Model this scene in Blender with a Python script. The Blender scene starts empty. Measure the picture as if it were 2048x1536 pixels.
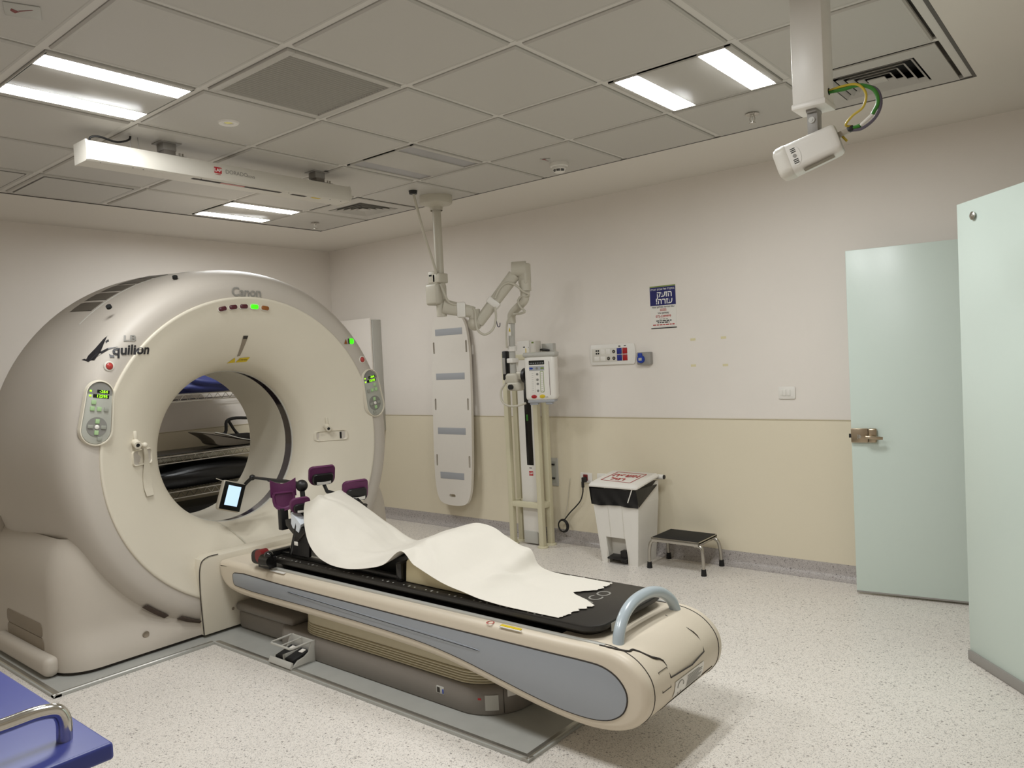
import bpy, bmesh, math, random
import numpy as np
from mathutils import Matrix, Vector

random.seed(7)
scene = bpy.context.scene
COL = scene.collection

# ------------------------------------------------------------------ camera
cam_data = bpy.data.cameras.new('camera')
cam = bpy.data.objects.new('camera', cam_data)
COL.objects.link(cam)
cam_data.sensor_width = 36.0
cam_data.lens = 36.0 * 1525.95 / 2048.0
cam_data.clip_start = 0.05
cam.matrix_world = (Matrix.Translation((2.393, -2.300, 1.460))
                    @ Matrix.Rotation(0.688663, 4, 'Z')
                    @ Matrix.Rotation(1.539693, 4, 'X')
                    @ Matrix.Rotation(-0.0487626, 4, 'Z'))
scene.camera = cam

# ------------------------------------------------------------------ world, exposure
world = bpy.data.worlds.new('world')
scene.world = world
world.use_nodes = True
world.node_tree.nodes['Background'].inputs[0].default_value = (0.5, 0.5, 0.5, 1)
world.node_tree.nodes['Background'].inputs[1].default_value = 0.02
scene.view_settings.view_transform = 'Standard'
scene.view_settings.look = 'None'
scene.view_settings.gamma = 1.0
scene.view_settings.use_curve_mapping = False
scene.view_settings.exposure = 1.15
LAMP = 30.0                      # emission of the ceiling diffusers
LAMP_COLOR = (0.975, 1.0, 1.01)

# ------------------------------------------------------------------ materials
def lin(c):
    return tuple(((v / 255.0) / 12.92 if v / 255.0 <= 0.04045 else ((v / 255.0 + 0.055) / 1.055) ** 2.4) for v in c)

MATS = {}
def mat(name, rgb, rough=0.5, metal=0.0, var=0.0, vscale=8.0, bump=0.0, bscale=200.0, coat=0.0, emit=None, estr=0.0,
        transl=0.0, spec=None):
    m = bpy.data.materials.new(name)
    m.use_nodes = True
    nt = m.node_tree
    b = nt.nodes['Principled BSDF']
    c = lin(rgb)
    b.inputs['Base Color'].default_value = (*c, 1)
    b.inputs['Roughness'].default_value = rough
    b.inputs['Metallic'].default_value = metal
    if spec is not None:
        b.inputs['Specular IOR Level'].default_value = spec
    if coat:
        b.inputs['Coat Weight'].default_value = coat
        b.inputs['Coat Roughness'].default_value = 0.08
    if emit is not None:
        b.inputs['Emission Color'].default_value = (*emit, 1)
        b.inputs['Emission Strength'].default_value = estr
        if estr < 5: m.cycles.emission_sampling = 'NONE'
        else: m.cycles.emission_sampling = 'FRONT'
    if var or bump:
        tc = nt.nodes.new('ShaderNodeTexCoord')
    if var:
        n = nt.nodes.new('ShaderNodeTexNoise')
        n.inputs['Scale'].default_value = vscale
        n.inputs['Detail'].default_value = 4
        nt.links.new(tc.outputs['Object'], n.inputs['Vector'])
        r = nt.nodes.new('ShaderNodeValToRGB')
        r.color_ramp.elements[0].position = 0.3
        r.color_ramp.elements[1].position = 0.7
        r.color_ramp.elements[0].color = (*[max(0, x * (1 - var)) for x in c], 1)
        r.color_ramp.elements[1].color = (*[min(1, x * (1 + var)) for x in c], 1)
        nt.links.new(n.outputs['Fac'], r.inputs['Fac'])
        nt.links.new(r.outputs['Color'], b.inputs['Base Color'])
    if bump:
        n2 = nt.nodes.new('ShaderNodeTexNoise')
        n2.inputs['Scale'].default_value = bscale
        n2.inputs['Detail'].default_value = 3
        nt.links.new(tc.outputs['Object'], n2.inputs['Vector'])
        bp = nt.nodes.new('ShaderNodeBump')
        bp.inputs['Strength'].default_value = bump
        bp.inputs['Distance'].default_value = 0.002
        nt.links.new(n2.outputs['Fac'], bp.inputs['Height'])
        nt.links.new(bp.outputs['Normal'], b.inputs['Normal'])
    if transl:
        t = nt.nodes.new('ShaderNodeBsdfTranslucent')
        t.inputs['Color'].default_value = (*c, 1)
        mx = nt.nodes.new('ShaderNodeMixShader')
        mx.inputs[0].default_value = transl
        out = nt.nodes['Material Output']
        nt.links.new(b.outputs[0], mx.inputs[1])
        nt.links.new(t.outputs[0], mx.inputs[2])
        nt.links.new(mx.outputs[0], out.inputs['Surface'])
    MATS[name] = m
    return m

def speckle(name, base, light, dark, scale=260.0, amount=0.27, rough=0.35):
    """Speckled vinyl: a pale ground with fine dark and light chips."""
    m = bpy.data.materials.new(name)
    m.use_nodes = True
    nt = m.node_tree
    b = nt.nodes['Principled BSDF']
    b.inputs['Roughness'].default_value = rough
    tc = nt.nodes.new('ShaderNodeTexCoord')
    def vor(sc, thr, soft):
        v = nt.nodes.new('ShaderNodeTexVoronoi')
        v.inputs['Scale'].default_value = sc
        nt.links.new(tc.outputs['Object'], v.inputs['Vector'])
        sep = nt.nodes.new('ShaderNodeSeparateColor')
        nt.links.new(v.outputs['Color'], sep.inputs[0])
        lt = nt.nodes.new('ShaderNodeMapRange')
        lt.inputs['From Min'].default_value = thr + soft
        lt.inputs['From Max'].default_value = thr
        nt.links.new(sep.outputs[0], lt.inputs['Value'])
        d = nt.nodes.new('ShaderNodeMapRange')
        d.inputs['From Min'].default_value = 0.62
        d.inputs['From Max'].default_value = 0.42
        nt.links.new(v.outputs['Distance'], d.inputs['Value'])
        mu = nt.nodes.new('ShaderNodeMath'); mu.operation = 'MULTIPLY'
        nt.links.new(lt.outputs[0], mu.inputs[0]); nt.links.new(d.outputs[0], mu.inputs[1])
        return mu
    n = nt.nodes.new('ShaderNodeTexNoise')
    n.inputs['Scale'].default_value = 1.3
    n.inputs['Detail'].default_value = 3
    nt.links.new(tc.outputs['Object'], n.inputs['Vector'])
    r = nt.nodes.new('ShaderNodeValToRGB')
    r.color_ramp.elements[0].position = 0.3; r.color_ramp.elements[1].position = 0.7
    r.color_ramp.elements[0].color = (*[x * 0.95 for x in lin(base)], 1)
    r.color_ramp.elements[1].color = (*[x * 1.03 for x in lin(base)], 1)
    nt.links.new(n.outputs['Fac'], r.inputs['Fac'])
    last = r.outputs['Color']
    for sc, thr, colr, st in ((scale * 0.75, amount, light, 0.55), (scale, amount * 0.9, dark, 0.5), (scale * 0.42, amount * 0.10, dark, 0.85), (scale * 0.8, amount * 0.35, tuple(int(x * 0.55) for x in dark), 0.55)):
        v = vor(sc, thr, 0.03)
        s = nt.nodes.new('ShaderNodeMath'); s.operation = 'MULTIPLY'; s.inputs[1].default_value = st
        nt.links.new(v.outputs[0], s.inputs[0])
        mx = nt.nodes.new('ShaderNodeMix'); mx.data_type = 'RGBA'
        nt.links.new(s.outputs[0], mx.inputs[0])
        nt.links.new(last, mx.inputs[6])
        mx.inputs[7].default_value = (*lin(colr), 1)
        last = mx.outputs[2]
    nt.links.new(last, b.inputs['Base Color'])
    MATS[name] = m
    return m

mat('wall_white', (233, 226, 217), 0.55, var=0.012, vscale=3)
mat('dado_beige', (229, 219, 195), 0.42)
mat('dado_edge', (190, 178, 150), 0.5)
mat('ceiling_gypsum', (226, 220, 210), 0.7)
mat('tile_metal', (192, 188, 180), 0.42)
mat('grid_white', (216, 212, 204), 0.45)
mat('arm_beige', (196, 190, 174), 0.38)
mat('grid_groove', (88, 84, 78), 0.6)
speckle('floor_vinyl', (230, 223, 214), (246, 242, 235), (142, 133, 126))
speckle('skirting_vinyl', (183, 176, 172), (208, 203, 198), (110, 102, 98))
mat('gantry_cream', (217, 209, 191), 0.42, var=0.015, vscale=3)
mat('gantry_ring', (190, 182, 171), 0.5, var=0.02, vscale=2.5)
mat('gantry_base', (190, 181, 168), 0.5, var=0.02, vscale=2.5)
mat('bore_liner', (205, 199, 184), 0.38)
mat('scan_window', (38, 28, 34), 0.08, coat=0.6)
mat('seam_dark', (52, 46, 40), 0.7)
mat('vent_brown', (139, 127, 110), 0.6)
mat('vent_dark', (95, 88, 78), 0.6)
mat('slot_dark', (72, 58, 50), 0.6)
mat('couch_cream', (216, 204, 184), 0.42, var=0.015, vscale=4)
mat('couch_cap', (217, 208, 184), 0.42, var=0.015, vscale=4)
mat('panel_blue', (158, 163, 170), 0.32, metal=0.25)
mat('handle_blue', (175, 186, 192), 0.25, coat=0.4)
mat('base_grey', (128, 121, 113), 0.45, var=0.02)
mat('bellows', (196, 186, 158), 0.5)
mat('plate_metal', (176, 176, 170), 0.42, metal=0.12, var=0.04, vscale=9)
mat('aluminium', (196, 194, 188), 0.32, metal=0.9)
mat('steel', (190, 186, 178), 0.25, metal=1.0)
mat('chrome', (215, 212, 205), 0.12, metal=1.0)
mat('bronze_steel', (176, 160, 138), 0.28, metal=1.0)
mat('black_gloss', (20, 19, 18), 0.22, coat=0.3)
mat('black_plastic', (24, 23, 23), 0.45)
mat('carbon', (34, 31, 27), 0.38)
mat('black_rubber', (18, 17, 17), 0.7, bump=0.2, bscale=300)
mat('purple', (92, 38, 78), 0.5)
mat('purple_dark', (64, 26, 56), 0.55)
mat('white_plastic', (232, 228, 220), 0.35)
mat('offwhite_plastic', (216, 211, 200), 0.4)
mat('grey_plastic', (150, 146, 140), 0.45)
mat('light_grey', (186, 184, 176), 0.4)
mat('panel_grey', (172, 172, 162), 0.4)
mat('dial_grey', (130, 128, 122), 0.45)
mat('button_grey', (150, 151, 140), 0.45)
mat('button_green', (158, 182, 138), 0.45, emit=(0.35, 0.9, 0.25), estr=0.03)
mat('display_black', (12, 16, 10), 0.15)
mat('digit_green', (120, 255, 20), 0.4, emit=(0.35, 1.0, 0.02), estr=0.8)
mat('lamp_green', (60, 255, 20), 0.3, emit=(0.03, 1.0, 0.0), estr=0.7)
mat('lamp_maroon', (78, 30, 38), 0.25)
mat('lamp_amber', (140, 82, 30), 0.25)
mat('red_button', (175, 60, 55), 0.3)
mat('red_dark', (120, 30, 32), 0.35)
mat('text_grey', (140, 137, 130), 0.5)
mat('text_black', (32, 30, 34), 0.4)
mat('text_white', (238, 236, 232), 0.5)
mat('text_red', (178, 48, 44), 0.55)
mat('logo_red', (186, 38, 44), 0.45)
mat('warn_yellow', (212, 184, 30), 0.5)
mat('paper', (216, 210, 198), 0.85)
mat('foam_cream', (216, 203, 165), 0.6)
mat('foam_white', (228, 234, 240), 0.6)
mat('screen_blue', (190, 220, 250), 0.3, emit=(0.55, 0.75, 1.0), estr=0.28)
mat('tan_metal', (186, 178, 164), 0.35, metal=0.3)
mat('frame_cream', (214, 207, 178), 0.45)
mat('board_plastic', (228, 222, 212), 0.35)
mat('strip_blue_grey', (166, 168, 172), 0.5)
mat('door_glass', (222, 235, 226), 0.30, transl=0.12)
mat('glass_edge', (150, 178, 165), 0.2)
mat('socket_blue', (28, 40, 128), 0.35)
mat('socket_red', (165, 22, 28), 0.35)
mat('cee_blue', (30, 62, 160), 0.35)
mat('poster_white', (232, 228, 220), 0.6)
mat('poster_blue', (26, 26, 96), 0.5)
mat('poster_green', (128, 146, 72), 0.5)
mat('tape', (222, 212, 170), 0.5)
mat('cable_green', (52, 122, 34), 0.45)
mat('cable_yellow', (196, 170, 52), 0.45)
mat('cable_violet', (88, 80, 92), 0.4)
mat('cable_cream', (196, 190, 174), 0.5)
mat('cable_black', (22, 21, 21), 0.45)
mat('cart_blue', (54, 64, 142), 0.38, var=0.02)
mat('bag_black', (16, 16, 18), 0.3, bump=0.25, bscale=25)
mat('bag_blue', (40, 48, 104), 0.55, bump=0.6, bscale=14)
mat('case_black', (18, 18, 18), 0.38, bump=0.35, bscale=9)
mat('shelf_item', (110, 102, 90), 0.5)
mat('wire_chrome', (200, 198, 192), 0.2, metal=1.0)
mat('lamp_off', (160, 158, 158), 0.35)
mat('diffuser_lit', (255, 255, 255), 0.5, emit=LAMP_COLOR, estr=LAMP)
mat('downlight_gold', (190, 180, 90), 0.2, metal=1.0, emit=(1, 1, .4), estr=0.02)
mat('hole_dark', (14, 13, 12), 0.8)
mat('laser_red', (200, 120, 110), 0.4)
M = MATS

# ------------------------------------------------------------------ mesh helpers
class B:
    def __init__(self):
        self.bm = bmesh.new()
    def add(self, t, matx=None):
        if matx is not None:
            bmesh.ops.transform(t, matrix=matx, verts=t.verts)
        me = bpy.data.meshes.new('tmp')
        t.to_mesh(me); t.free()
        self.bm.from_mesh(me)
        bpy.data.meshes.remove(me)
        return self
    def box(self, c, s, bev=0.0, seg=2, rot=None):
        t = bmesh.new()
        bmesh.ops.create_cube(t, size=1.0)
        bmesh.ops.transform(t, matrix=Matrix.Diagonal((*s, 1)), verts=t.verts)
        if bev:
            bev = min(bev, 0.49 * min(s))
            bmesh.ops.bevel(t, geom=t.edges[:], offset=bev, segments=seg, profile=0.5, affect='EDGES')
        m = Matrix.Translation(c)
        if rot is not None:
            m = m @ rot.to_4x4()
        return self.add(t, m)
    def bb(self, x0, x1, y0, y1, z0, z1, bev=0.0, seg=2):
        return self.box(((x0 + x1) / 2, (y0 + y1) / 2, (z0 + z1) / 2), (abs(x1 - x0), abs(y1 - y0), abs(z1 - z0)), bev, seg)
    def cyl(self, p0, p1, r0, r1=None, n=20):
        p0 = Vector(p0); p1 = Vector(p1)
        d = p1 - p0
        t = bmesh.new()
        bmesh.ops.create_cone(t, cap_ends=True, segments=n, radius1=r0, radius2=r0 if r1 is None else max(r1, 1e-5), depth=d.length)
        q = Vector((0, 0, 1)).rotation_difference(d.normalized())
        return self.add(t, Matrix.Translation((p0 + p1) / 2) @ q.to_matrix().to_4x4())
    def sphere(self, c, r, s=(1, 1, 1), u=20, v=12, rot=None):
        t = bmesh.new()
        bmesh.ops.create_uvsphere(t, u_segments=u, v_segments=v, radius=r)
        m = Matrix.Translation(c)
        if rot is not None: m = m @ rot.to_4x4()
        return self.add(t, m @ Matrix.Diagonal((*s, 1)))
    def raw(self, verts, faces):
        bm = self.bm
        vs = [bm.verts.new(v) for v in verts]
        for f in faces:
            try: bm.faces.new([vs[i] for i in f])
            except ValueError: pass
        return self
    def tube(self, pts, r, n=10, smooth=0, closed=False):
        pts = [Vector(p) for p in pts]
        if smooth: pts = catmull(pts, smooth, closed)
        N = len(pts)
        rr = r if isinstance(r, (list, tuple)) else None
        verts, faces = [], []
        nrm = None
        for i, p in enumerate(pts):
            if closed: d = (pts[(i + 1) % N] - pts[i - 1])
            else: d = (pts[min(i + 1, N - 1)] - pts[max(i - 1, 0)])
            d.normalize()
            if nrm is None:
                nrm = d.orthogonal().normalized()
            else:
                nrm = (nrm - d * nrm.dot(d))
                nrm = nrm.normalized() if nrm.length > 1e-6 else d.orthogonal().normalized()
            b = d.cross(nrm)
            ri = r if rr is None else rr[min(len(rr) - 1, int(round(i * (len(rr) - 1) / max(1, N - 1))))]
            for k in range(n):
                a = 2 * math.pi * k / n
                verts.append(p + (nrm * math.cos(a) + b * math.sin(a)) * ri)
        segs = N if closed else N - 1
        for i in range(segs):
            j = (i + 1) % N
            for k in range(n):
                faces.append((i * n + k, i * n + (k + 1) % n, j * n + (k + 1) % n, j * n + k))
        if not closed:
            faces.append(tuple(range(n))[::-1]); faces.append(tuple((N - 1) * n + k for k in range(n)))
        return self.raw(verts, faces)
    def lathe(self, prof, o=(0, 0, 0), axis='Z', n=32, a0=0.0, a1=2 * math.pi, zmin=None):
        """prof: (axial, radius) pairs."""
        full = abs(a1 - a0 - 2 * math.pi) < 1e-6
        cnt = n if full else n + 1
        verts, faces = [], []
        for (x, r) in prof:
            for k in range(cnt):
                a = a0 + (a1 - a0) * k / n
                c, s = math.cos(a) * r, math.sin(a) * r
                if axis == 'Z': v = (o[0] + c, o[1] + s, o[2] + x)
                elif axis == 'X': v = (o[0] + x, o[1] + s, o[2] + c)
                else: v = (o[0] + s, o[1] + x, o[2] + c)
                if zmin is not None and v[2] < zmin: v = (v[0], v[1], zmin)
                verts.append(v)
        for i in range(len(prof) - 1):
            for k in range(n):
                a = i * cnt + k; b = i * cnt + (k + 1) % cnt
                faces.append((a, b, b + cnt, a + cnt))
        return self.raw(verts, faces)
    def prism(self, poly, plane, d0, d1, bev=0.0, seg=2):
        """poly in 2D; plane 'xz' extrudes along y, 'yz' along x, 'xy' along z."""
        def P(u, v, d):
            return {'xz': (u, d, v), 'yz': (d, u, v), 'xy': (u, v, d)}[plane]
        t = bmesh.new()
        a = [t.verts.new(P(u, v, d0)) for u, v in poly]
        b = [t.verts.new(P(u, v, d1)) for u, v in poly]
        n = len(poly)
        f0 = t.faces.new(a); f1 = t.faces.new(b[::-1])
        for i in range(n):
            t.faces.new((a[i], b[i], b[(i + 1) % n], a[(i + 1) % n]))
        bmesh.ops.recalc_face_normals(t, faces=t.faces[:])
        if bev:
            ed = set(f0.edges) | set(f1.edges)
            bmesh.ops.bevel(t, geom=list(ed), offset=bev, segments=seg, profile=0.5, affect='EDGES')
        return self.add(t)
    def loft(self, rings, caps=True, closed=True):
        n = len(rings[0])
        verts = [v for r in rings for v in r]
        faces = []
        for i in range(len(rings) - 1):
            for k in range(n if closed else n - 1):
                faces.append((i * n + k, i * n + (k + 1) % n, (i + 1) * n + (k + 1) % n, (i + 1) * n + k))
        if caps:
            faces.append(tuple(range(n))[::-1]); faces.append(tuple((len(rings) - 1) * n + k for k in range(n)))
        return self.raw(verts, faces)
    def grid(self, P):
        nu, nv = len(P), len(P[0])
        verts = [P[i][j] for i in range(nu) for j in range(nv)]
        faces = [(i * nv + j, (i + 1) * nv + j, (i + 1) * nv + j + 1, i * nv + j + 1) for i in range(nu - 1) for j in range(nv - 1)]
        return self.raw(verts, faces)
    def warp(self, f):
        for v in self.bm.verts: v.co = Vector(f(v.co))
        return self
    def mesh(self, name, angle=35, norm=True):
        if norm: bmesh.ops.recalc_face_normals(self.bm, faces=self.bm.faces[:])
        me = bpy.data.meshes.new(name)
        self.bm.to_mesh(me); self.bm.free()
        if angle:
            for p in me.polygons: p.use_smooth = True
            me.set_sharp_from_angle(angle=math.radians(angle))
        return me

def catmull(pts, sub, closed=False):
    """Centripetal Catmull-Rom through the points."""
    pts = [Vector(p) for p in pts]
    n = len(pts); out = []
    rng = n if closed else n - 1
    for i in range(rng):
        p0 = pts[i - 1] if (closed or i > 0) else pts[0] * 2 - pts[1]
        p1 = pts[i]; p2 = pts[(i + 1) % n]
        p3 = pts[(i + 2) % n] if (closed or i + 2 < n) else pts[-1] * 2 - pts[-2]
        d1 = max((p1 - p0).length, 1e-6) ** .5; d2 = max((p2 - p1).length, 1e-6) ** .5; d3 = max((p3 - p2).length, 1e-6) ** .5
        m1 = d2 * ((p1 - p0) / d1 - (p2 - p0) / (d1 + d2) + (p2 - p1) / d2)
        m2 = d2 * ((p2 - p1) / d2 - (p3 - p1) / (d2 + d3) + (p3 - p2) / d3)
        for k in range(sub):
            t = k / sub
            out.append(p1 * (2 * t ** 3 - 3 * t * t + 1) + m1 * (t ** 3 - 2 * t * t + t) + p2 * (-2 * t ** 3 + 3 * t * t) + m2 * (t ** 3 - t * t))
    if not closed: out.append(pts[-1])
    return out

def cat2(pts, sub, closed=False):
    return [(v.x, v.y) for v in catmull([(a, b, 0) for a, b in pts], sub, closed)]

def rrect(w, h, r, n=6, c=(0, 0)):
    out = []
    for cx, cy, a in ((w / 2 - r, h / 2 - r, 0), (-w / 2 + r, h / 2 - r, 90), (-w / 2 + r, -h / 2 + r, 180), (w / 2 - r, -h / 2 + r, 270)):
        for k in range(n + 1):
            t = math.radians(a + 90 * k / n)
            out.append((c[0] + cx + r * math.cos(t), c[1] + cy + r * math.sin(t)))
    return out

def new(name, me, material=None, parent=None, loc=None):
    o = bpy.data.objects.new(name, me)
    COL.objects.link(o)
    if me is not None and material is not None and not me.materials:
        me.materials.append(material)
    if parent is not None:
        o.parent = parent
        if parent.get('root_loc'):
            o.matrix_parent_inverse = Matrix.Translation(-Vector(parent['root_loc']))
    if loc is not None: o.location = loc
    return o

def part(name, b, m, parent, label=None, angle=35, loc=None):
    me = b.mesh(name, angle) if isinstance(b, B) else b
    o = new(name, me, M[m], parent, loc)
    if label: o['label'] = label
    return o

def thing(name, label, cat, loc=(0, 0, 0), group=None):
    o = bpy.data.objects.new(name, None)
    COL.objects.link(o)
    o.empty_display_size = 0.05
    o.location = loc
    o['root_loc'] = tuple(loc)
    o['label'] = label; o['category'] = cat
    if group: o['group'] = group
    return o

def solo(name, b, m, label, cat, group=None, angle=35, loc=None):
    o = part(name, b, m, None, label, angle, loc)
    o['category'] = cat
    if group: o['group'] = group
    return o

def struct(name, b, m, parent=None, angle=35):
    o = part(name, b, m, parent, None, angle)
    if parent is None: o['kind'] = 'structure'
    return o

def text2d(s, size, align='CENTER', bold=0.0, rtl=False):
    """2D lettering as (verts, faces)."""
    cu = bpy.data.curves.new('txt', 'FONT')
    cu.body = s[::-1] if rtl else s
    cu.size = size
    cu.align_x = align; cu.align_y = 'CENTER'
    cu.offset = bold * size
    cu.resolution_u = 3
    ob = bpy.data.objects.new('txt', cu)
    me = bpy.data.meshes.new_from_object(ob)
    v = [(p.co.x, p.co.y) for p in me.vertices]
    f = [tuple(p.vertices) for p in me.polygons]
    bpy.data.objects.remove(ob); bpy.data.meshes.remove(me); bpy.data.curves.remove(cu)
    return v, f

def lettering(name, s, size, place, m, parent, bold=0.0, rtl=False, align='CENTER', shear=0.0, label=None):
    v, f = text2d(s, size, align, bold, rtl)
    b = B().raw([place(x + shear * y, y) for x, y in v], f)
    me = b.mesh(name, 0, norm=False)
    return part(name, me, m, parent, label)

# ================================================================== THE ROOM
XL, XR, YN, YB, ZC = -3.95, 3.30, -3.20, 2.58, 2.65       # left, right, near, back wall; ceiling
DADO = 0.99
struct('floor', B().bb(XL - .1, XR + .1, YN - .1, YB + .1, -0.1, 0.0), 'floor_vinyl')
wl = struct('wall_left', B().bb(XL - .1, XL, YN, YB, 0, ZC + .12), 'wall_white')
wb = struct('wall_back', B().bb(XL - .1, XR + .1, YB, YB + .1, 0, ZC + .12), 'wall_white')
struct('wall_right', B().bb(XR, XR + .1, YN, YB, 0, ZC + .12), 'wall_white')
struct('wall_front', B().bb(XL - .1, XR + .1, YN - .1, YN, 0, ZC + .12), 'wall_white')
# beige wall protection sheet with its thin top strip
struct('trim_1', B().bb(XL, XR, YB - .004, YB, 0.09, DADO), 'dado_beige')
struct('trim_2', B().bb(XL, XL + .004, YN, YB - .004, 0.09, DADO), 'dado_beige')
struct('trim_3', B().bb(XL + .007, XR, YB - .007, YB, DADO, DADO + .007, .002), 'dado_edge')
struct('trim_4', B().bb(XL, XL + .007, YN, YB, DADO, DADO + .007, .002), 'dado_edge')
# coved vinyl skirting
def cove(h=.10, r=.045, t=.006):
    pts = [(0, h), (t, h)]
    for k in range(7):
        a = math.pi / 2 * k / 6
        pts.append((t + r - r * math.cos(a), .002 + r - r * math.sin(a)))
    pts += [(t + r, 0), (0, 0)]
    return pts
pc = cove()
b = B().prism([(YB - .0 - d, z) for d, z in pc], 'yz', XL, XR)
struct('baseboard_back', b, 'skirting_vinyl')
struct('baseboard_left', B().prism([(XL + d, z) for d, z in pc], 'xz', YN, YB - .01), 'skirting_vinyl')
# gypsum ceiling with an opening for the metal tile field
TX0, TX1, TY0, TY1, PITCH = -3.0, 1.8, -2.4, 1.8, 0.6
b = B()
b.bb(XL - .1, TX0 - .045, YN - .1, YB + .1, ZC, ZC + .1)
b.bb(TX1 + .045, XR + .1, YN - .1, YB + .1, ZC, ZC + .1)
b.bb(TX0 - .045, TX1 + .045, TY1 + .012, YB + .1, ZC, ZC + .1)
b.bb(TX0 - .045, TX1 + .045, YN - .1, TY0 - .02, ZC, ZC + .1)
b.bb(TX0 - .1, TX1 + .1, TY0 - .1, TY1 + .1, ZC + .1, ZC + .14)
ceil = struct('ceiling', b, 'ceiling_gypsum')
# perimeter angle and grid rails
RW = .030
b = B()
b.bb(TX0 - .045, TX1 + .045, TY1 - .006, TY1 + .012, ZC + .004, ZC + .02)
b.bb(TX0 - .045, TX0 + .006, TY0, TY1, ZC + .004, ZC + .02)
b.bb(TX1 - .004, TX1 + .05, TY0, TY1, ZC + .004, ZC + .02)
part('perimeter_angle', b, 'grid_white', ceil)
part('shadow_groove', B().bb(TX1 + .03, TX1 + .044, TY0, TY1 + .01, ZC - .0005, ZC + .004).bb(TX0 - .044, TX1 + .03, TY1 + .003, TY1 + .011, ZC - .0005, ZC + .004).bb(TX0 - .044, TX0 - .034, TY0, TY1, ZC - .0005, ZC + .004), 'grid_groove', ceil)
me_long = None
nx = int(round((TX1 - TX0) / PITCH)); ny = int(round((TY1 - TY0) / PITCH))
railx = B().bb(TX0, TX1, -RW / 2, RW / 2, 0, .01).mesh('rail_x')
raily = B().bb(-RW / 2, RW / 2, TY0, TY1, 0.001, .01).mesh('rail_y')
for j in range(1, ny):
    o = new('grid_rail', railx, M['grid_white'], ceil, (0, TY0 + j * PITCH, ZC + .0045))
for i in range(1, nx):
    o = new('grid_rail', raily, M['grid_white'], ceil, (TX0 + i * PITCH, 0, ZC + .0045))

# tiles
def tile_mesh(sz=PITCH - RW - .004):
    b = B()
    h = sz / 2
    rings = []
    for ins, z in ((0, .010), (0, .001), (.006, -.006), (.014, -.006), (.0165, -.0045)):
        q = h - ins
        rings.append([(-q, -q, z), (q, -q, z), (q, q, z), (-q, q, z)])
    b.loft(rings, caps=False)
    k = h - .0165
    b.raw([(-k, -k, -.0045), (k, -k, -.0045), (k, k, -.0045), (-k, k, -.0045)], [(0, 1, 2, 3)])
    return b.mesh('ceiling_tile', 20)
tile_me = tile_mesh()
LIT = {(3, 2), (0, 5), (6, 5), (6, 2)}
OFF = {(3, 5)}
GRILLE = {(4, 3)}
DIFF = {(1, 6), (7, 6)}
ACCESS = {(0, 3), (0, 2)}
for i in range(nx):
    for j in range(ny):
        if (i, j) in LIT | OFF | GRILLE | DIFF: continue
        cx, cy = TX0 + (i + .5) * PITCH, TY0 + (j + .5) * PITCH
        o = new('ceiling_tile', tile_me, M['tile_metal'], ceil, (cx, cy, ZC))
        if (i, j) in ACCESS:
            part('access_panel', B().prism(rrect(.50, .50, .01, 2, (cx, cy)), 'xy', ZC - .008, ZC - .003), 'tile_metal', ceil)
            part('access_gap', B().prism(rrect(.515, .515, .01, 2, (cx, cy)), 'xy', ZC - .0055, ZC - .003), 'grid_groove', ceil)

def ceiling_light(i, j, lit, label):
    cx, cy = TX0 + (i + .5) * PITCH, TY0 + (j + .5) * PITCH
    t = thing('ceiling_light', label, 'light', (cx, cy, ZC), 'twin strip ceiling lights')
    h = PITCH / 2 - RW / 2 - .003
    zf = ZC - .004
    # housing: two troughs with a raised plate between
    b = B()
    w = .112
    b.bb(cx - h, cx + h, cy - h, cy + h, ZC + .02, ZC + .03)
    b.bb(cx - h + .03 + w, cx + h - .03 - w, cy - h, cy + h, zf, ZC + .02, .003)
    b.bb(cx - h, cx - h + .03, cy - h, cy + h, zf, ZC + .02, .002)
    b.bb(cx + h - .03, cx + h, cy - h, cy + h, zf, ZC + .02, .002)
    b.bb(cx - h, cx + h, cy - h, cy - h + .006, zf, ZC + .02)
    b.bb(cx - h, cx + h, cy + h - .006, cy + h, zf, ZC + .02)
    part('housing', b, 'tile_metal', t)
    for s in (-1, 1):
        x0 = cx + s * (h - .03 - w / 2)
        df = part('diffuser', B().bb(x0 - w / 2 + .001, x0 + w / 2 - .001, cy - h + .007, cy + h - .007, ZC + .002, ZC + .012), 'lamp_off', t, angle=0)
        if lit:                                    # only the lower face of the diffuser glows
            df.data.materials.append(M['diffuser_lit'])
            for pl in df.data.polygons:
                if pl.normal.z < -.9: pl.material_index = 1
    return t
ceiling_light(3, 2, True, 'lit twin strip ceiling light above the white laser bar')
ceiling_light(0, 5, True, 'small lit twin strip ceiling light in the far corner by the left wall')
ceiling_light(6, 5, True, 'lit twin strip ceiling light beside the white camera column')
ceiling_light(6, 2, True, 'lit twin strip ceiling light overhead, above the couch end')
ceiling_light(3, 5, False, 'switched off twin strip ceiling light with two dull grey strips')

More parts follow.
